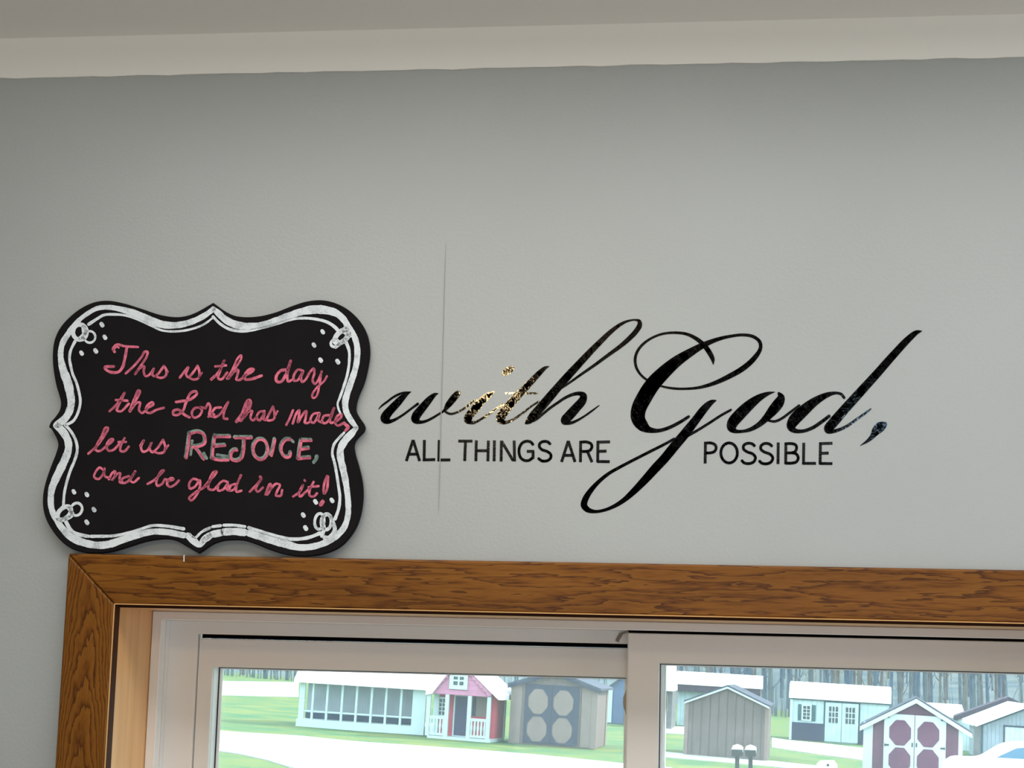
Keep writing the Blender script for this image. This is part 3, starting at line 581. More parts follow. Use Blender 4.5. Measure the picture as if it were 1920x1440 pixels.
verse = [
    # This is
    pA([(858, 655), (840, 622), (882, 580), (960, 596), (1100, 605)], w1), pA([(845, 640), (875, 600), (900, 610)], 22), pA([(985, 612), (965, 720), (942, 810), (900, 862), (830, 868), (772, 842), (758, 815), (850, 806)], 30),
    pA([(975, 878), (1060, 800), (1140, 705), (1170, 655), (1200, 655), (1190, 705), (1130, 800), (1072, 885)], w1), pA([(1072, 885), (1120, 825), (1165, 805), (1160, 860), (1180, 908), (1222, 890), (1265, 830)], w1),
    pA([(1265, 830), (1248, 885), (1270, 908), (1312, 880), (1370, 800)], w1), pA([(1370, 800), (1397, 850), (1385, 908), (1330, 925), (1285, 905)], w1), pA([(1380, 912), (1410, 860)], 20),
    pA([(1535, 922), (1622, 815), (1600, 885), (1622, 918), (1672, 870), (1720, 800)], w1), pA([(1720, 800), (1738, 860), (1728, 925), (1680, 942), (1640, 928)], w1), pA([(1728, 925), (1765, 872)], 20),
    pA([(1860, 940), (1895, 905)], 24),
    # the day
    pB([(92, 942), (160, 872), (225, 745)], w1), pB([(225, 745), (172, 880), (162, 930), (195, 940), (255, 868)], w1), pB([(132, 806), (242, 795)], w1),
    pB([(252, 932), (310, 838), (362, 725), (398, 690), (400, 725), (342, 820), (268, 935)], 22), pB([(268, 932), (330, 860), (368, 842), (358, 905), (350, 942), (385, 946), (435, 905)], w1),
    pB([(430, 905), (500, 868), (528, 838), (490, 836), (442, 890), (442, 938), (495, 940), (612, 902)], 30),
    pB([(868, 842), (812, 850), (765, 908), (770, 962), (812, 965), (862, 895), (915, 748)], 30), pB([(915, 748), (880, 900), (888, 962), (935, 942)], w1),
    pB([(1042, 852), (990, 840), (948, 898), (948, 952), (985, 950), (1042, 862), (1022, 922), (1032, 966), (1062, 950), (1112, 868)], w1),
    pB([(1112, 868), (1152, 828), (1160, 872), (1142, 955), (1165, 988), (1210, 932), (1236, 860)], w1), pB([(1232, 865), (1212, 1000), (1182, 1115), (1150, 1135), (1136, 1110), (1182, 1030), (1262, 958), (1290, 908)], 22),
    # the Lord has made,
    pA([(805, 1272), (880, 1200), (960, 1080)], w1), pA([(962, 1082), (900, 1210), (882, 1262), (922, 1272), (1005, 1195)], w1), pA([(872, 1155), (992, 1162)], w1),
    pA([(1012, 1275), (1060, 1150), (1105, 1055), (1122, 1065), (1072, 1170), (1016, 1278)], w1), pA([(1018, 1275), (1080, 1190), (1122, 1180), (1112, 1260), (1142, 1290), (1195, 1248)], w1),
    pA([(1190, 1242), (1262, 1200), (1252, 1178), (1200, 1210), (1182, 1270), (1225, 1290), (1290, 1258), (1368, 1236)], w1),
    pA([(1495, 1176), (1560, 1166), (1640, 1150), (1712, 1090), (1702, 1066), (1650, 1080), (1600, 1180), (1565, 1270), (1500, 1312), (1466, 1300), (1470, 1270), (1520, 1255), (1590, 1312), (1638, 1336)], 28),
    pA([(1745, 1232), (1690, 1240), (1660, 1290), (1680, 1336), (1732, 1322), (1765, 1262), (1742, 1232), (1802, 1240)], w1), pA([(1802, 1240), (1832, 1190), (1852, 1230), (1842, 1312), (1872, 1326), (1890, 1305)], w1),
    pB([(60, 1330), (100, 1290)], w1), pB([(190, 1232), (130, 1240), (96, 1300), (120, 1332), (172, 1310), (265, 1176)], w1), pB([(265, 1176), (222, 1280), (222, 1346), (256, 1350)], w1),
    pB([(352, 1378, 34), (420, 1285, 40), (455, 1200, 50), (482, 1160, 44), (490, 1195, 46), (448, 1290, 50), (395, 1365, 40)]), pB([(400, 1372), (470, 1282), (512, 1268), (497, 1340), (522, 1366), (565, 1330)], w1),
    pB([(642, 1270), (590, 1280), (560, 1340), (592, 1366), (642, 1290), (632, 1350), (652, 1362), (690, 1300), (730, 1222)], w1), pB([(730, 1222), (746, 1290), (740, 1350), (690, 1368), (652, 1352)], w1), pB([(740, 1346), (778, 1270)], 20),
    pB([(870, 1412), (910, 1330), (938, 1262)], w1), pB([(935, 1400), (970, 1300), (1002, 1262), (1000, 1320), (990, 1385), (1050, 1290), (1076, 1270), (1070, 1340), (1062, 1390), (1092, 1395), (1122, 1370)], w1),
    pB([(1212, 1290), (1150, 1300), (1120, 1370), (1152, 1392), (1212, 1300), (1202, 1370), (1235, 1385)], w1), pB([(1312, 1312), (1262, 1320), (1240, 1380), (1272, 1396), (1322, 1350), (1366, 1238)], w1), pB([(1362, 1240), (1322, 1360), (1332, 1392), (1372, 1380)], w1),
    pB([(1380, 1382), (1440, 1330), (1440, 1300), (1400, 1320), (1376, 1390), (1402, 1420), (1472, 1390)], w1), pD([(1478, 20, 36), (1510, 52, 36), (1482, 88, 26)]),
    # let us
    pC([(585, 328), (680, 240), (755, 135), (790, 62), (762, 60), (722, 150), (672, 240), (662, 290), (702, 300), (775, 250)], w1), pC([(770, 252), (832, 200), (842, 178), (812, 180), (776, 240), (792, 295), (842, 290), (905, 230)], w1),
    pC([(962, 165), (920, 250), (922, 300), (962, 302), (1005, 255)], w1), pC([(900, 206), (976, 205)], 24),
    pC([(1125, 245), (1162, 190), (1132, 260), (1152, 306), (1202, 290), (1242, 212), (1222, 280), (1252, 312), (1302, 270), (1360, 185)], w1), pC([(1360, 185), (1382, 250), (1370, 310), (1312, 322), (1262, 302)], w1), pC([(1370, 312), (1416, 240)], 20),
    # and be glad in it!
    pC([(745, 500), (702, 472), (660, 520), (646, 570), (692, 590), (742, 530), (752, 478), (756, 560), (805, 580)], 24), pC([(800, 592), (832, 530), (862, 510), (860, 560), (832, 606), (882, 540), (916, 530), (910, 590), (940, 622)], w1),
    pC([(1005, 562), (950, 580), (910, 620), (962, 632), (1022, 590), (1072, 512)], w1), pC([(1072, 512), (1022, 600), (1052, 626), (1110, 580)], 24),
    pC([(1200, 642), (1272, 600), (1352, 522), (1370, 500), (1340, 512), (1292, 620), (1302, 660), (1352, 640), (1382, 592), (1425, 610)], w1), pC([(1400, 615), (1472, 592), (1442, 580), (1402, 640), (1432, 672), (1482, 650), (1525, 606)], w1),
    pC([(1722, 600), (1672, 590), (1632, 640), (1642, 690), (1692, 670), (1742, 605), (1742, 680), (1692, 780), (1652, 812), (1632, 790), (1682, 740), (1782, 680), (1830, 642)], w1), pC([(1830, 642), (1865, 580), (1900, 520)], w1),
    pD([(0, 690), (60, 620), (132, 540), (145, 512), (112, 520), (72, 600), (62, 690), (112, 702), (155, 660)], w1), pD([(262, 622), (212, 610), (160, 660), (162, 710), (212, 700), (262, 640), (252, 700), (285, 710)], w1),
    pD([(335, 642), (290, 660), (280, 710), (322, 700), (398, 552)], w1), pD([(398, 552), (352, 660), (352, 722), (402, 712)], w1),
    pD([(490, 722), (560, 650), (610, 590), (552, 690), (572, 722), (625, 680)], w1), pD([(652, 752), (682, 670), (702, 640), (712, 680), (672, 752)], w1), pD([(702, 700), (762, 640), (802, 652), (772, 720), (762, 762), (812, 762), (825, 705)], w1), pD([(598, 568), (603, 575)], 30),
    pD([(940, 772), (1012, 720), (1042, 650), (1002, 740), (1012, 772), (1072, 722), (1110, 690)], w1), pD([(1152, 622), (1112, 700), (1112, 762), (1152, 772), (1186, 740)], w1), pD([(1100, 676), (1202, 664)], w1), pD([(1058, 603), (1063, 610)], 24),
    pD([(1292, 560), (1262, 640), (1262, 740), (1288, 705), (1304, 565)], 26), pD([(1247, 825), (1228, 855)], 42),
]
chalks('chalk_verse', verse, M_pink, 0.0003, 0.14)
pR = Panel(340, 790, 6.857)
def rej(dx, dy, w, last):
    S = [
        [(110+dx, 150+dy), (92+dx, 290+dy), (66+dx, 462+dy)], [(112+dx, 152+dy), (200+dx, 130+dy), (275+dx, 150+dy), (310+dx, 210+dy), (300+dx, 275+dy), (240+dx, 310+dy), (140+dx, 325+dy)], [(180+dx, 330+dy), (230+dx, 390+dy), (290+dx, 480+dy)],
        [(435+dx, 180+dy), (412+dx, 330+dy), (400+dx, 470+dy)], [(430+dx, 190+dy), (625+dx, 190+dy)], [(420+dx, 315+dy), (560+dx, 302+dy)], [(400+dx, 470+dy), (490+dx, 490+dy), (605+dx, 488+dy)],
        [(695+dx, 205+dy), (905+dx, 205+dy)], [(812+dx, 215+dy), (805+dx, 350+dy), (780+dx, 460+dy), (715+dx, 500+dy), (650+dx, 480+dy), (645+dx, 400+dy), (690+dx, 360+dy), (715+dx, 365+dy)],
        [(x+dx, y+dy) for x, y in ell(1022, 355, 94, 130, 18)], [(1205+dx, 230+dy), (1185+dx, 330+dy), (1160+dx, 430+dy)],
        [(1400+dx, 225+dy), (1340+dx, 235+dy), (1292+dx, 300+dy), (1290+dx, 380+dy), (1335+dx, 450+dy), (1395+dx, 445+dy), (1408+dx, 400+dy)],
        [(1545+dx, 240+dy), (1525+dx, 350+dy), (1508+dx, 470+dy)], [(1545+dx, 240+dy), (1670+dx, 240+dy)], [(1535+dx, 355+dy), (1638+dx, 340+dy)], [(1505+dx, 472+dy), (1655+dx, 462+dy)]]
    return [pR(s, w) for s in S]
chalks('chalk_shadow_letters', rej(-10, -16, 46, 0)+[pR([(140, 240), (130, 330), (120, 420)], 34), pR([(290, 400), (325, 465)], 36), pR([(460, 420), (600, 440)], 36), pR([(800, 330), (770, 430)], 40), pR([(1390, 205), (1440, 255)], 36), pR([(1740, 440), (1735, 470), (1705, 515)], 46)], M_teal, 0.0003, 0.12, 'green grey shading of the word REJOICE')
chalks('chalk_word', rej(0, 0, 34, 0), M_pink, 0.00042, 0.14, 'pink word REJOICE')

# staple in the head casing under the sign
a = on_wall(345.5, 1041.5, -CT); c = on_wall(345.5, 1053, -CT)
st = MB(); st.tube([(a.x, -CT+.001, a.z), (a.x, -CT-.0012, a.z), (c.x, -CT-.0012, c.z), (c.x, -CT+.001, c.z)], [.0009]*4, 8)
tag(st.build('staple', M_staple, None), 'bright metal staple in the oak casing just below the chalkboard', 'staple')
bpy.data.objects['staple'].location = (0, 0, 0)

# ================================================================== outside the window
X_grass = mat('lawn_grass', (0.050, 0.118, 0.050), 0.9, 0.05, col2=(0.135, 0.155, 0.045), scale=0.7)
X_gravel = mat('pale_gravel', (0.42, 0.41, 0.40), 0.9, 0.05, vary=0.06, scale=2.0)
X_leaf = mat('leaf_litter_slope', (0.14, 0.155, 0.15), 0.95, 0.02, col2=(0.085, 0.115, 0.13), scale=0.4)
X_white = mat('white_paint_outside', (0.46, 0.54, 0.53), 0.6, 0.2)
X_wsid = siding('white_siding', (0.42, 0.52, 0.52), (0.30, 0.40, 0.42), 0.20, 'xy')
X_wroof = mat('white_metal_roof', (0.80, 0.80, 0.78), 0.5, 0.3)
X_brown = siding('brown_stained_siding', (0.128, 0.102, 0.090), (0.075, 0.062, 0.058), 0.28, 'xy')
X_tan = siding('tan_wood_siding', (0.160, 0.118, 0.104), (0.095, 0.070, 0.064), 0.22, 'xy')
X_tanp = mat('tan_panel', (0.20, 0.150, 0.130), 0.7, 0.1, vary=.08, scale=6)
X_navy = mat('dark_door_paint', (0.022, 0.026, 0.052), 0.6, 0.2)
X_burg = siding('burgundy_siding', (0.105, 0.034, 0.066), (0.07, 0.022, 0.045), 0.25, 'xy')
X_burgp = mat('burgundy_panel', (0.105, 0.030, 0.066), 0.7, 0.1, vary=.12, scale=5)
X_pink = siding('pink_red_siding', (0.48, 0.20, 0.30), (0.40, 0.15, 0.24), 0.16, 'z')
X_red = siding('red_siding', (0.50, 0.070, 0.095), (0.36, 0.050, 0.065), 0.16, 'xy')
X_purple = mat('purple_door_paint', (0.055, 0.045, 0.10), 0.6, 0.2, vary=.15, scale=4)
X_dark = mat('dark_pane', (0.03, 0.045, 0.055), 0.2, 0.5)
X_shutter = mat('blue_green_shutter', (0.03, 0.085, 0.09), 0.6, 0.2)
X_slate = mat('slate_wainscot', (0.022, 0.030, 0.065), 0.7, 0.1, vary=.25, scale=5)
X_bluesid = siding('blue_grey_siding', (0.07, 0.11, 0.20), (0.05, 0.08, 0.15), 0.25, 'xy')
X_greysid = siding('pale_grey_siding', (0.25, 0.30, 0.33), (0.13, 0.17, 0.20), 0.16, 'xy')
X_roofdk = mat('dark_shingle_roof', (0.055, 0.06, 0.08), 0.85, 0.1, vary=.2, scale=8)
X_roofbr = mat('purple_brown_roof', (0.065, 0.050, 0.07), 0.85, 0.1, vary=.2, scale=8)
X_black = mat('black_mailbox_paint', (0.015, 0.016, 0.02), 0.45, 0.4)
X_car = mat('white_car_paint', (0.82, 0.83, 0.84), 0.25, 0.5)
X_carglass = mat('blue_car_glass', (0.06, 0.16, 0.26), 0.08, 0.6)
X_tyre = mat('black_tyre', (0.015, 0.015, 0.016), 0.8, 0.1)
X_teal = mat('blue_green_trim', (0.03, 0.065, 0.08), 0.7, 0.1)
X_post = mat('weathered_grey_post', (0.13, 0.13, 0.13), 0.8, 0.1, vary=.2, scale=6)
X_glaze = siding('weathered_board_panel', (0.30, 0.32, 0.34), (0.18, 0.23, 0.30), 0.10, 'x')

# ------------------------------------------------------------------ ground
def yard_grid(name, x0, x1, y0, y1, m, up=0.0, thick=0.4, n=24):
    b_ = MB(); v = []; f = []
    for i in range(n+1):
        for j in range(2):
            x = x0+(x1-x0)*i/n; y = (y0, y1)[j]; v.append((x, y, yard_z(x)+up))
    for i in range(n): f.append((2*i, 2*i+2, 2*i+3, 2*i+1))
    return struct(mesh(name, v, f, m))
yard_grid('lawn', -130, 130, 0.6, 330, X_grass)
def drive(name, px, m=X_gravel, up=0.03):
    P_ = [on_yard(x, y) for x, y in px]; n = len(P_)
    v = [(p.x, p.y, yard_z(p.x)+up) for p in P_]+[(p.x, p.y, yard_z(p.x)-0.05) for p in P_]
    return struct(mesh(name, v, [tuple(range(n))[::-1]]+[(i, (i+1) % n, n+(i+1) % n, n+i) for i in range(n)], m))
drive('gravel_drive', [(380, 1368), (440, 1374), (560, 1381), (660, 1391), (730, 1396), (820, 1402), (900, 1408), (1000, 1416), (1100, 1426), (1180, 1434), (1260, 1441), (1260, 1478), (900, 1470), (700, 1462), (600, 1452), (545, 1440), (500, 1426), (450, 1415), (380, 1405)])
drive('gravel_road', [(300, 1276), (560, 1280), (560, 1307), (420, 1304), (300, 1302)])
drive('gravel_path', [(1447, 1384), (1480, 1389), (1545, 1395), (1612, 1403), (1640, 1406), (1640, 1430), (1610, 1425), (1540, 1416), (1447, 1402)])
drive('gravel_strip', [(1228, 1409), (1247, 1411), (1300, 1416), (1380, 1423), (1447, 1428), (1560, 1440), (1560, 1450), (1447, 1438), (1380, 1432), (1300, 1425), (1228, 1419)])
drive('gravel_lane', [(1228, 1362), (1290, 1364), (1290, 1378), (1228, 1374)])
drive('gravel_lot', [(1640, 1480), (1800, 1430), (1850, 1424), (1990, 1430), (2100, 1520), (1700, 1520)])
# wooded slope far behind
v = []; f = []
NX = 40; prof = [(116, -.7), (150, .8), (175, 4.5), (205, 12), (260, 24)]
for i in range(NX+1):
    x = -150+300*i/NX
    for (y, z) in prof: v.append((x, y+4*math.sin(i*.7), yard_z(x)+z+.4*math.sin(i*1.3+y)))
for i in range(NX):
    for j in range(len(prof)-1):
        a = i*len(prof)+j; f.append((a, a+len(prof), a+len(prof)+1, a+1))
struct(mesh('wooded_slope', v, f, X_leaf))
def slope_z(x, y):
    z = -.7
    for (y0, z0), (y1, z1) in zip(prof, prof[1:]):
        if y0 <= y <= y1: z = z0+(z1-z0)*(y-y0)/(y1-y0)
    return yard_z(x)+z-.5

# ------------------------------------------------------------------ building helpers (local x along the front, y away, z up)
class Site:
    """stands on the yard where the front meets the ground; px() turns a span of the photo into metres at that distance"""
    def __init__(s, name, pl_, pr_, label, cat, group=None, rz=-0.06):
        a_, c_ = on_yard(*pl_), on_yard(*pr_); m_ = (a_+c_)/2; s.k = mpp(m_)
        s.px0 = (pl_[0]+pr_[0])/2; s.py0 = (pl_[1]+pr_[1])/2; s.sl = (pr_[1]-pl_[1])/(pr_[0]-pl_[0])
        s.root = empty(name, (m_.x, m_.y, yard_z(m_.x)), (0, LEAN, rz)); tag(s.root, label, cat, group)
        s.lean = LEAN+(1330-s.px0)*5.1e-5; s.az = (m_.x-CAM.x)/(m_.y-CAM.y)-rz*0
        s.w = (pr_[0]-pl_[0])*s.k
    def X(s, px, py=None, d=0.0): return (px-s.px0-s.lean*((s.py0-py) if py else 48))*s.k+d*s.az
    def Z(s, py, px=None): return (s.py0+s.sl*((px if px is not None else s.px0)-s.px0)-py)*s.k
    def B(s): return MB()
    def put(s, mb, name, m, parent=None, **kw): return mb.build(name, m, parent or s.root, **kw)
def gable_body(w0, w1, d, he, hp, base=0.0, xp=None):
    xp = (w0+w1)/2 if xp is None else xp
    return MB().prism([(w0, base), (w1, base), (w1, he), (xp, hp), (w0, he)], 0, d, 'y')
def gable_roof(w0, w1, d, he, hp, oh=0.12, of=0.14, t=0.07):
    xp = (w0+w1)/2; k = (hp-he)/(xp-w0)
    m_ = MB()
    a_ = (w0-oh, he-oh*k); c_ = (w1+oh, he-oh*k)
    m_.prism([a_, (xp, hp), c_, (c_[0], c_[1]+t), (xp, hp+t*1.1), (a_[0], a_[1]+t)], -of, d+of, 'y'); return m_
def rake_trim(w0, w1, he, hp, oh, of, t):
    xp = (w0+w1)/2; k = (hp-he)/(xp-w0); m_ = MB(); a_ = (w0-oh, he-oh*k); c_ = (w1+oh, he-oh*k)
    m_.prism([(a_[0], a_[1]-t), (xp, hp-t), (c_[0], c_[1]-t), c_, (xp, hp), a_], -of-.02, -of+.02, 'y'); return m_
def frame_box(x0, x1, z0, z1, y0, y1, t):
    return ring_prism(x0, x1, z0, z1, x0+t, x1-t, z0+t, z1-t, y0, y1)
def octagon(cx, cz, rx, rz, y0, y1, cut=.30):
    p = [(cx-rx*(1-2*cut), cz-rz), (cx+rx*(1-2*cut), cz-rz), (cx+rx, cz-rz*(1-2*cut)), (cx+rx, cz+rz*(1-2*cut)), (cx+rx*(1-2*cut), cz+rz), (cx-rx*(1-2*cut), cz+rz), (cx-rx, cz+rz*(1-2*cut)), (cx-rx, cz-rz*(1-2*cut))]
    return MB().prism(p, y0, y1, 'y')
def grid_window(s, x0, x1, z0, z1, nx, nz, t, y=0.0, split=None):
    fr_ = s.put(frame_box(x0, x1, z0, z1, y-.06, y, t), 'window', X_white)
    s.put(MB().box(x0+t*.5, x1-t*.5, y-.02, y-.005, z0+t*.5, z1-t*.5), 'pane', X_dark, fr_)
    b_ = MB(); q = t*.42
    for i in range(1, nx): xx = x0+t+(x1-x0-2*t)*i/nx; b_.box(xx-q/2, xx+q/2, y-.045, y-.02, z0+t, z1-t)
    for i in range(1, nz):
        zz = z0+t+(z1-z0-2*t)*i/nz; qq = q*(1.7 if split == i else 1); b_.box(x0+t, x1-t, y-.05, y-.02, zz-qq/2, zz+qq/2)
    if nx > 1 or nz > 1: s.put(b_, 'glazing_bar', X_white, fr_)
    return fr_

# ------------------------------------------------------------------ plain brown shed
s = Site('garden_shed', (1284, 1417), (1434, 1427), 'plain brown gabled garden shed behind two black mailboxes', 'shed', 'garden sheds on the sales lot', -0.045)
w = s.w/2; he, hp = s.Z(1320), s.Z(1289, 1359)
s.put(gable_body(-w, w, 3.6, he, hp), 'wall', X_brown)
s.put(gable_roof(-w, w, 3.6, he, hp, .10, .10, .05), 'roof', X_roofdk)
s.put(rake_trim(-w, w, he, hp, .08, .10, .06), 'rake_trim', X_white)
for x in (-w, w): s.put(MB().box(x-.06, x+.06, -.03, .06, 0, he-.04), 'corner_trim', X_tanp)
s.put(MB().box(-w, w, -.02, 3.6, -.35, .02), 'base_skid', X_post)

# ------------------------------------------------------------------ burgundy shed with white octagon doors
s = Site('garden_shed', (1634, 1462), (1794, 1472), 'burgundy shed with white double doors of octagon panels', 'shed', 'garden sheds on the sales lot', -0.075)
w = s.w/2; k = s.k; he, hp = s.Z(1357), s.Z(1312, 1714)
s.put(gable_body(-w, w, 3.4, he, hp), 'wall', X_burg)
s.put(gable_roof(-w, w, 3.4, he, hp, .38, .16, .04), 'roof', X_roofdk)
s.put(rake_trim(-w, w, he, hp, .36, .16, .13), 'rake_trim', X_white)
for x0, x1 in ((-w-.25, -w+.02), (w-.02, w+.10)): s.put(MB().box(x0, x1, -.02, .08, 0, he-.06), 'corner_trim', X_white)
dt = s.Z(1343); xs = (s.X(1656), s.X(1713), s.X(1771))
for i in (0, 1):
    x0, x1 = xs[i]+.01, xs[i+1]-.01; cx = (x0+x1)/2+(.03 if i == 0 else -.06)
    d_ = s.put(MB().box(x0, x1, -.07, -.005, .12, dt), 'door', X_white)
    for cz in (s.Z(1377, 1714), s.Z(1428, 1714)):
        s.put(octagon(cx, cz, 20*k, 23.5*k, -.085, -.06), 'octagon_panel', X_burgp, d_)
    for cz in (s.Z(1349, 1714), s.Z(1401, 1714), s.Z(1452, 1714)):
        hx = x0+.02 if i == 0 else x1-.02; sg_ = 1 if i == 0 else -1
        s.put(MB().prism([(hx, cz-.05), (hx, cz+.05), (hx+sg_*.05, cz+.02), (hx+sg_*.13, cz+.03), (hx+sg_*.13, cz-.03), (hx+sg_*.05, cz-.02)], -.09, -.068, 'y'), 'hinge', X_black, d_)
    s.put(MB().box((x1-.07) if i == 0 else x0+.03, (x1-.03) if i == 0 else x0+.07, -.09, -.068, s.Z(1402, 1714), s.Z(1394, 1714)), 'handle', X_black, d_)

# ------------------------------------------------------------------ tan shed with dark octagon doors
s = Site('garden_shed', (956, 1394), (1113, 1405), 'tan wooden shed with dark double doors and four octagon panels', 'shed', 'garden sheds on the sales lot', -0.03)
w = s.w/2; k = s.k; he, hp = s.Z(1288), s.Z(1262, 1030)
s.put(gable_body(-w, w, 3.3, he, hp), 'wall', X_tan)
s.put(gable_roof(-w, w, 3.3, he, hp, .18, .2, .07), 'roof', X_roofdk)
s.put(rake_trim(-w, w, he, hp, .17, .2, .09), 'rake_trim', X_navy)
for x in (-w+.03, w-.03): s.put(MB().box(x-.10, x+.10, -.04, .06, 0, he-.04), 'corner_trim', X_tanp)
s.put(MB().box(w-.02, w+.03, 3.0, 3.3, 0, he-.04), 'corner_trim', X_tanp)
dt = s.Z(1286, 1034); xs = (s.X(981), s.X(1033), s.X(1085))
for i in (0, 1):
    x0, x1 = xs[i]+.005, xs[i+1]-.005; cx = s.X((1007, 1055)[i])
    d_ = s.put(MB().box(x0, x1, -.07, -.005, .06, dt), 'door', X_navy)
    for cz in (s.Z(1318, 1032), s.Z(1369, 1032)):
        s.put(octagon(cx, cz, 18.5*k, 23*k, -.085, -.06), 'octagon_panel', X_tanp, d_)
for x0, x1 in ((955, 979), (1086, 1111)):
    s.put(MB().box(s.X(x0)+.06, s.X(x1)-.06, -.03, 0.0, .04, dt-.02), 'wall_board', X_tanp)

# ------------------------------------------------------------------ blue grey shed half hidden by the tan one
s = Site('garden_shed', (1139, 1357), (1215, 1361), 'blue grey shed with white corner board beside the tan shed', 'shed', 'garden sheds on the sales lot', 0.02)
w = s.w/2; k = s.k; he, hp = s.Z(1291), s.Z(1262)
s.put(gable_body(-w, w, 3.0, he, hp), 'wall', X_bluesid)
s.put(gable_roof(-w, w, 3.0, he, hp, .15, .15, .07), 'roof', X_roofdk)
s.put(MB().box(-w-.02, -w+.16, -.05, .04, .05, he-.02), 'corner_trim', X_white)
s.put(MB().box(-w, w, -.02, 3.0, -.3, .04), 'base_skid', X_navy)

# ------------------------------------------------------------------ white porch barn with many posts
s = Site('porch_barn', (553, 1358), (800, 1384), 'long white porch barn with thin white posts and grey board wall', 'barn', None, -0.03)
w = s.w/2; k = s.k
def zl(py, px): return s.Z(py, px)
zt = s.Z(1284, 640)
s.put(MB().box(-w, w, -.02, 3.4, 0, s.Z(1352, 640)), 'deck', X_white)
s.put(MB().box(-w+.05, w-.25, 1.0, 1.15, s.Z(1352, 640)-.05, zt+.1), 'wall', X_glaze)
s.put(MB().box(-w+.05, w-.25, .9, .98, s.Z(1352, 640), s.Z(1341, 640)), 'wainscot', X_slate)
for px in (564, 585, 613, 642, 670, 699, 727, 756, 783):
    hw_ = .035 if px not in (564, 783) else .09
    s.put(MB().box(s.X(px)-hw_, s.X(px)+hw_, .02, .10, s.Z(1352, 640)-.02, zt+.05), 'post', X_white)
s.put(MB().box(w-.38, w, 0, .12, s.Z(1352, 640)-.05, zt+.05), 'corner_board', X_white)
s.put(MB().prism([(-.25, zt), (-.25, zt+.12), (1.7, zt+1.3), (3.65, zt+.12), (3.65, zt)], -w-.1, w+.1, 'x'), 'roof', X_wroof)
s.put(MB().box(-w+.1, w-.3, .05, .08, s.Z(1338, 640), s.Z(1335, 640)), 'rail', X_white)

# ------------------------------------------------------------------ pink playhouse
s = Site('playhouse', (799, 1383), (921, 1393), 'pink gabled playhouse with white railed porch and dark door', 'playhouse', None, -0.07)
w = s.w/2; k = s.k; PO = .75
zf = s.Z(1383, 860); he = s.Z(1303, 860); xp = s.X(860, 1260); hp = s.Z(1238, 860)
s.put(MB().box(-w, w, -.03, 2.1, -.04, zf), 'porch_floor', X_white)
s.put(MB().box(-w+.03, w-.03, PO, 2.1, zf, he), 'wall', X_red)
s.put(MB().prism([(-w+.02, he-.03), (w-.02, he-.03), (w-.06, he+.12), (xp, hp), (-w+.06, he+.12)], -.02, 2.1, 'y'), 'gable', X_pink)
s.put(MB().prism([(-w-.10, he-.08), (-w-.10, he+.06), (xp, hp+.16), (w+.36, he+.06), (w+.36, he-.10), (w+.22, he-.10), (xp, hp-.02), (-w+.1, he-.04)], -.16, 2.2, 'y'), 'roof', X_wroof)
# scalloped rake edging
b_ = MB()
for sd in (-1, 1):
    ex = -w+.05 if sd < 0 else w-.05
    for i in range(9):
        t_ = (i+.5)/9; x = ex+(xp-ex)*t_; z = he+.04+(hp-he-.06)*t_
        b_.prism([(x+.10*math.cos(q), z+.10*math.sin(q)) for q in [2*math.pi*j/10 for j in range(10)]], -.10, -.06, 'y')
s.put(b_, 'scalloped_trim', X_pink)
grid_window(s, s.X(843, 1276), s.X(878, 1276), s.Z(1294, 860), s.Z(1244, 860), 2, 4, .13, -.02)
for px in (800.5, 836, 879.5, 917):
    x = s.X(px); s.put(MB().box(x-.062, x+.062, -.01, .10, zf, he-.02), 'post', X_white)
for x0, x1 in ((803, 834), (882, 914)):
    s.put(MB().box(s.X(x0), s.X(x1), .01, .06, s.Z(1351, 860), s.Z(1346, 860)), 'rail', X_white)
    s.put(MB().box(s.X(x0), s.X(x1), .01, .06, zf+.03, zf+.10), 'rail', X_white)
    n_ = 5
    for i in range(n_):
        x = s.X(x0)+(s.X(x1)-s.X(x0))*(i+.5)/n_
        z0, z1 = zf+.08, s.Z(1350, 860)
        s.put(MB().tube([(x, .035, z0), (x, .035, z0+.12), (x, .035, (z0+z1)/2), (x, .035, z1-.12), (x, .035, z1)], [.035, .03, .045, .03, .035], 8), 'baluster', X_white)
d_ = s.put(MB().box(s.X(849, None, PO), s.X(875, None, PO), PO-.05, PO, zf, he-.06), 'door', X_purple)
s.put(frame_box(s.X(847, None, PO), s.X(877, None, PO), zf-.02, he-.03, PO-.07, PO-.03, .05), 'door_frame', X_white)
grid_window(s, s.X(814, None, PO), s.X(834, None, PO), s.Z(1346, 830), s.Z(1309, 830), 2, 4, .06, PO)
s.put(MB().box(s.X(883, None, PO), s.X(890, None, PO), PO-.03, PO, s.Z(1346, 890), he-.05), 'shutter', X_navy)
s.put(MB().box(s.X(890, None, PO), s.X(911, None, PO), PO-.02, PO, s.Z(1346, 890), he-.05), 'window_board', X_tanp)
s.put(MB().box(-w-.03, -w+.16, PO-.05, PO+.2, zf, he), 'corner_trim', X_white)
s.put(MB().box(w-.08, w+.02, 1.98, 2.12, zf, he), 'corner_trim', X_white)

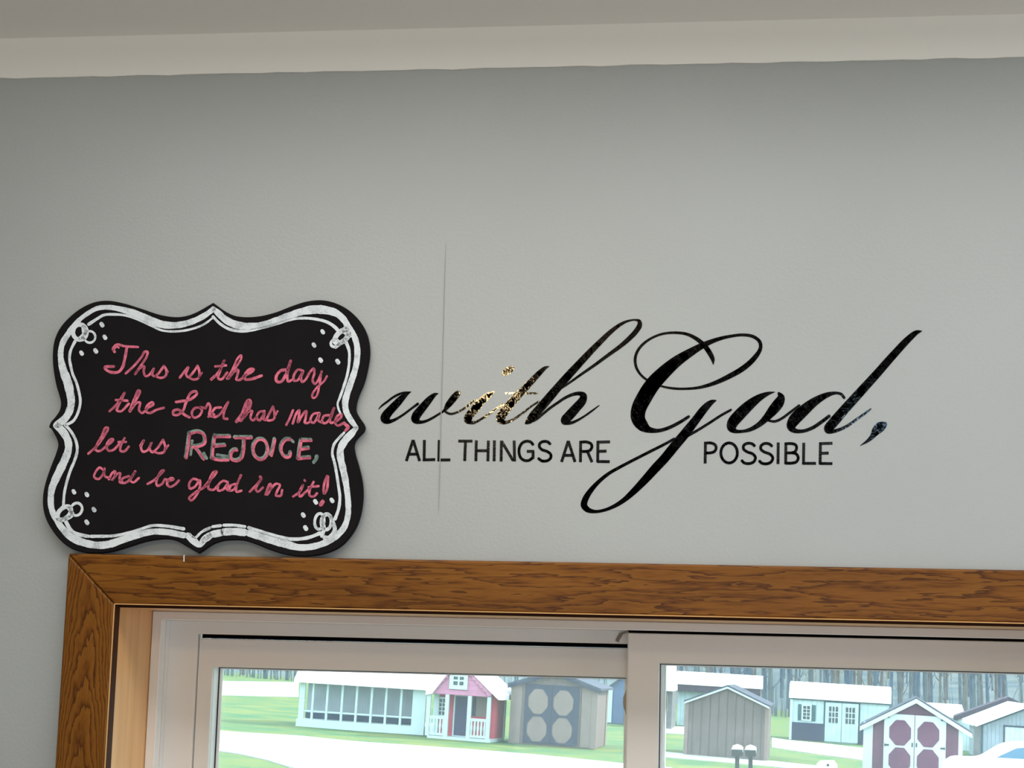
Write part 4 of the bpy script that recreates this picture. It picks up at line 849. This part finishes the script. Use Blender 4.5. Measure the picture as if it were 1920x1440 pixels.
# ------------------------------------------------------------------ long white shed with double doors
s = Site('garden_shed', (1482, 1386), (1664, 1401), 'white shed with double doors, shuttered window and slate wainscot', 'shed', 'garden sheds on the sales lot', -0.05)
w = s.w/2; k = s.k; C0 = 1560
zt = s.Z(1312, 1545)
s.put(MB().box(-w, w, 0, 3.0, 0, zt), 'wall', X_wsid)
s.put(MB().prism([(-.14, zt-.02), (-.14, zt+.06), (.30, zt+.62), (1.5, zt+.70), (2.7, zt+.62), (3.14, zt+.06), (3.14, zt-.02)], -w-.08, w+.08, 'x'), 'roof', X_wroof)
s.put(MB().box(-w, w, -.10, -.02, zt-.07, zt), 'fascia', X_teal)
zw = s.Z(1355, 1515)
s.put(MB().box(-w-.01, s.X(1545), -.05, .01, .02, zw), 'wainscot', X_slate)
s.put(MB().box(s.X(1607), w, -.05, .01, .02, zw), 'wainscot', X_slate)
s.put(MB().box(-w-.02, -w+.08, -.06, .04, 0, zt-.02), 'corner_trim', X_white)
grid_window(s, s.X(1504), s.X(1522), s.Z(1351, 1513), s.Z(1321, 1513), 2, 4, .06)
for x0, x1 in ((1497, 1503), (1523, 1530)): s.put(MB().box(s.X(x0), s.X(x1), -.05, 0, s.Z(1351, 1513), s.Z(1321, 1513)), 'shutter', X_shutter)
zd = s.Z(1320, 1578)
s.put(frame_box(s.X(1545), s.X(1612), -.1, zd+.08, -.05, .0, .06), 'door_frame', X_teal)
for x0, x1 in ((1548, 1578), (1579, 1609)):
    d_ = s.put(MB().box(s.X(x0), s.X(x1), -.07, 0, .05, zd), 'door', X_wsid)
    cx = (s.X(x0)+s.X(x1))/2; z0, z1 = s.Z(1357, 1578), s.Z(1327, 1578); hw_ = 8.5*k
    s.put(MB().box(cx-hw_, cx+hw_, -.085, -.06, z0, z1), 'pane', X_dark, d_)
    b_ = MB()
    for q in (1, 2):
        x = cx-hw_+2*hw_*q/3; b_.box(x-.018, x+.018, -.10, -.08, z0, z1); z = z0+(z1-z0)*q/3; b_.box(cx-hw_, cx+hw_, -.10, -.08, z-.018, z+.018)
    s.put(b_, 'glazing_bar', X_white, d_)

# ------------------------------------------------------------------ white roofed barn at the back, with low shed beside it
s = Site('storage_barn', (1268, 1361), (1418, 1369), 'far white barn with a long pale roof behind the plain brown shed', 'barn', None, 0.0)
w = s.w/2; zt = s.Z(1288)
s.put(MB().box(-w, w, 0, 6, 0, zt), 'wall', X_wsid)
s.put(MB().prism([(-.5, zt), (-.5, zt+.12), (3, zt+.62), (6.5, zt+.12), (6.5, zt)], -w-.2, w+.2, 'x'), 'roof', X_wroof)
s.put(MB().box(-w-.1, w+.1, -.45, -.02, zt-.32, zt), 'fascia', X_roofbr)
s.put(MB().box(-w+.4, -w+1.1, -.06, .0, 0, zt*.62), 'door', X_bluesid)
s = Site('storage_barn', (1226, 1366), (1258, 1368), 'small far barn with a pale roof beside the long white barn', 'barn', None, 0.0)
w = s.w/2; zt = s.Z(1296)
s.put(MB().box(-w, w, 0, 4, 0, zt), 'wall', X_post)
s.put(MB().prism([(-.3, zt), (-.3, zt+.1), (2, zt+1.2), (4.3, zt+.1), (4.3, zt)], -w-.1, w+.02, 'x'), 'roof', X_wroof)
s = Site('storage_barn', (1728, 1392), (1806, 1398), 'white roofed shed end showing over the burgundy shed roof', 'barn', None, 0.0)
w = s.w/2; zt = s.Z(1345)
s.put(MB().box(-w, w, 0, 3.5, 0, zt), 'wall', X_wsid)
s.put(MB().prism([(-.2, zt), (-.2, zt+.08), (1.75, zt+.62), (3.7, zt+.08), (3.7, zt)], -w-.1, w+.05, 'x'), 'roof', X_wroof)

# ------------------------------------------------------------------ grey garage and the white shed next to it
s = Site('garage', (1843, 1424), (1996, 1436), 'pale grey garage with vertical siding and white sloping fascia', 'garage', None, -0.02)
w = s.w/2; k = s.k; he, hp = s.Z(1357, 1843), s.Z(1357, 1843)+ (34*1.0)*k
s.put(gable_body(-w, w, 5.5, he, hp), 'wall', X_greysid)
s.put(gable_roof(-w, w, 5.5, he, hp, .28, .35, .16), 'roof', X_wroof)
s.put(rake_trim(-w, w, he, hp, .10, .02, .09), 'rake_trim', X_teal)
s.put(MB().box(-w-.30, -w-.06, -.05, .25, 0, he-.08), 'porch_post', X_post)
s.put(MB().box(-w-.07, -w+.03, -.04, .10, 0, he-.02), 'corner_trim', X_teal)
x0 = s.X(1882)
fr_ = s.put(ring_prism(x0, w-.4, -.02, s.Z(1360, 1882), x0+.06, w-.46, -.01, s.Z(1360, 1882)-.06, -.06, 0), 'door_frame', X_navy)
s.put(MB().box(x0+.05, w-.45, -.03, .02, 0, s.Z(1360, 1882)-.05), 'garage_door', X_wsid)
s = Site('garden_shed', (1794, 1408), (1984, 1420), 'white shed with dark roof rising behind the grey garage', 'shed', 'garden sheds on the sales lot', -0.10)
w = s.w/2; he, hp = s.Z(1352, 1798), s.Z(1318, 1888)
s.put(gable_body(-w, w, 3.0, he, hp), 'wall', X_wsid)
s.put(gable_roof(-w, w, 3.0, he, hp, .12, .10, .22), 'roof', X_roofbr)

# ------------------------------------------------------------------ twin mailboxes
def mailbox(px, py, label):
    g_ = on_yard(px, 1466); k = mpp(g_); r = empty('mailbox', (g_.x, g_.y, yard_z(g_.x))); tag(r, label, 'mailbox', 'mailboxes on the lawn')
    H = (1466-py)*k
    MB().box(-.055, .055, -.055, .055, -.2, H-.10).build('post', X_black, r)
    MB().prism([(-.14, H-.22), (.14, H-.22), (.14, H-.06), (.10, H), (0, H+.03), (-.10, H), (-.14, H-.06)], -.26, .26, 'y').build('box', X_black, r)
    MB().prism([(-.15, H-.05), (.15, H-.05), (.11, H+.03), (0, H+.065), (-.11, H+.03)], -.27, .27, 'y').build('lit_top', X_wroof, r)  # sunlit top of the black box, painted as a white cap
    MB().box(.14, .155, -.1, -.06, H-.12, H+.02).build('flag', X_wroof, r)
mailbox(1382, 1402, 'left of the two black mailboxes in front of the brown shed')
mailbox(1407, 1403, 'right of the two black mailboxes in front of the brown shed')

# ------------------------------------------------------------------ white box at the lawn edge and the parked car
g_ = on_yard(1551, 1455); k = mpp(g_)
r = empty('white_box', (g_.x, g_.y, yard_z(g_.x))); tag(r, 'low white rounded box on the lawn at the foot of the right pane', 'box')
H = 28*k
MB().prism([(-.30, 0), (.30, 0), (.30, H*.75), (.22, H), (-.2, H*.95), (-.30, H*.7)], 0, .5, 'y').build('body', X_car, r, bevel=.03)
MB().prism([(.02+.04*math.cos(q), H*.72+.04*math.sin(q)) for q in [math.pi*j/5 for j in range(10)]], -.02, .02, 'y').build('cap', X_black, r)
g_ = on_yard(1925, 1496); k = mpp(g_)
r = empty('parked_car', (g_.x, g_.y, yard_z(g_.x)), (0, LEAN, 0.05)); tag(r, 'white car parked in front of the grey garage', 'car')
prof_b = [(-2.1, .35), (-2.15, .75), (-1.95, .95), (-1.2, 1.02), (-.55, 1.40), (.1, 1.50), (.9, 1.46), (1.5, 1.15), (2.0, 1.0), (2.15, .7), (2.1, .35)]
prof_s = [(q.x, q.y) for q in catmull([(x, z, 0) for x, z in prof_b], .12)]
MB().prism(prof_s, -.85, .85, 'y').build('body', X_car, r, bevel=.06, smooth=False)
gl_ = [(-.98, 1.06), (-.45, 1.34), (.1, 1.41), (.85, 1.37), (1.25, 1.08)]
MB().prism(gl_, -.872, .872, 'y').build('side_window', X_carglass, r)
MB().box(-.05, .05, -.88, .88, 1.05, 1.42).build('window_pillar', X_car, r)
MB().box(-1.35, -1.15, -1.0, -.86, 1.02, 1.12).build('mirror', X_car, r)
for x in (-1.35, 1.35):
    for y in (-.80, .80):
        MB().prism([(x+.33*math.cos(q), .33+.33*math.sin(q)) for q in [2*math.pi*j/20 for j in range(20)]], y-.1, y+.1, 'y').build('wheel', X_tyre, r)

# ------------------------------------------------------------------ woods: bare trunks on the slope
TM = [mat('bark_grey', (0.115, 0.13, 0.145), .9, .05, vary=.3, scale=3), mat('bark_brown', (0.14, 0.12, 0.112), .9, .05, vary=.3, scale=3), mat('bark_blue_grey', (0.08, 0.11, 0.155), .9, .05, vary=.3, scale=3), mat('bark_pale', (0.26, 0.25, 0.22), .9, .05, vary=.25, scale=3)]
def tree_proto(i):
    rnd = random.Random(i)
    H = rnd.uniform(13, 18); r0 = rnd.uniform(.06, .17)
    pts = [Vector((0, 0, -.4))]; x = y = 0
    for k in range(1, 7):
        x += rnd.uniform(-.12, .12); y += rnd.uniform(-.12, .12); pts.append(Vector((x, y, H*k/6)))
    b_ = MB().tube(pts, [r0*(1-.13*k) for k in range(7)], 7)
    for k in range(16):
        u = rnd.uniform(.3, 5.9); j = int(u); p = pts[j].lerp(pts[j+1], u-j); a_ = rnd.uniform(0, 6.28); L = rnd.uniform(.4, .8)
        d = Vector((math.cos(a_), math.sin(a_), rnd.uniform(.6, 1.6)))
        b_.tube([p, p+d*L*.5, p+d*L+Vector((0, 0, .4))], [.05, .03, .012], 5)
    return b_.build('bare_tree', TM[(0, 1, 2, 0, 3, 1, 2, 0, 2, 1)[i % 10]])
protos = [tree_proto(i) for i in range(10)]
spots = []
rnd = random.Random(11); tries = 0
while len(spots) < 240 and tries < 40000:
    tries += 1
    px = rnd.uniform(1180, 1990) if len(spots) < 195 else rnd.uniform(380, 620); Y = rnd.uniform(123, 178)
    d = ray(px, 1270); p = CAM+d*((Y-CAM.y)/d.y)
    if all((p.x-q[0])**2+(Y-q[1])**2 > 5.0 for q in spots): spots.append((p.x, Y))
for i, (x, y) in enumerate(spots):
    if i < len(protos): r = protos[i]
    else: r = protos[i % len(protos)].copy(); COL.objects.link(r)
    r.location = (x, y, slope_z(x, y)); r.rotation_euler = (0, 0, i*2.4)
    tag(r, 'bare slender tree standing in the woods behind the sheds', 'tree', 'bare trees in the woods')
X_brush = mat('woodland_brush', (0.15, 0.165, 0.15), .95, .02, col2=(0.055, 0.08, 0.11), scale=1.1, stretch=(3, 1, .3))
b_ = MB()
for i in range(1500):
    x = rnd.uniform(-75, 45); y = rnd.uniform(116.5, 120.5); z = slope_z(x, y); h = rnd.uniform(.8, 4.5); a_ = rnd.uniform(-.35, .35); wd = rnd.uniform(.03, .10)
    b_.add([(x-wd, y, z-.2), (x+wd, y, z-.2), (x+a_+wd*.2, y, z+h), (x, y+wd, z-.2)], [(0, 1, 2), (1, 3, 2), (3, 0, 2)])
br = mesh('woodland_brush', b_.v, b_.f, X_brush)
tag(br, 'tangle of bare brush and saplings along the edge of the woods', 'brush', kind='stuff')
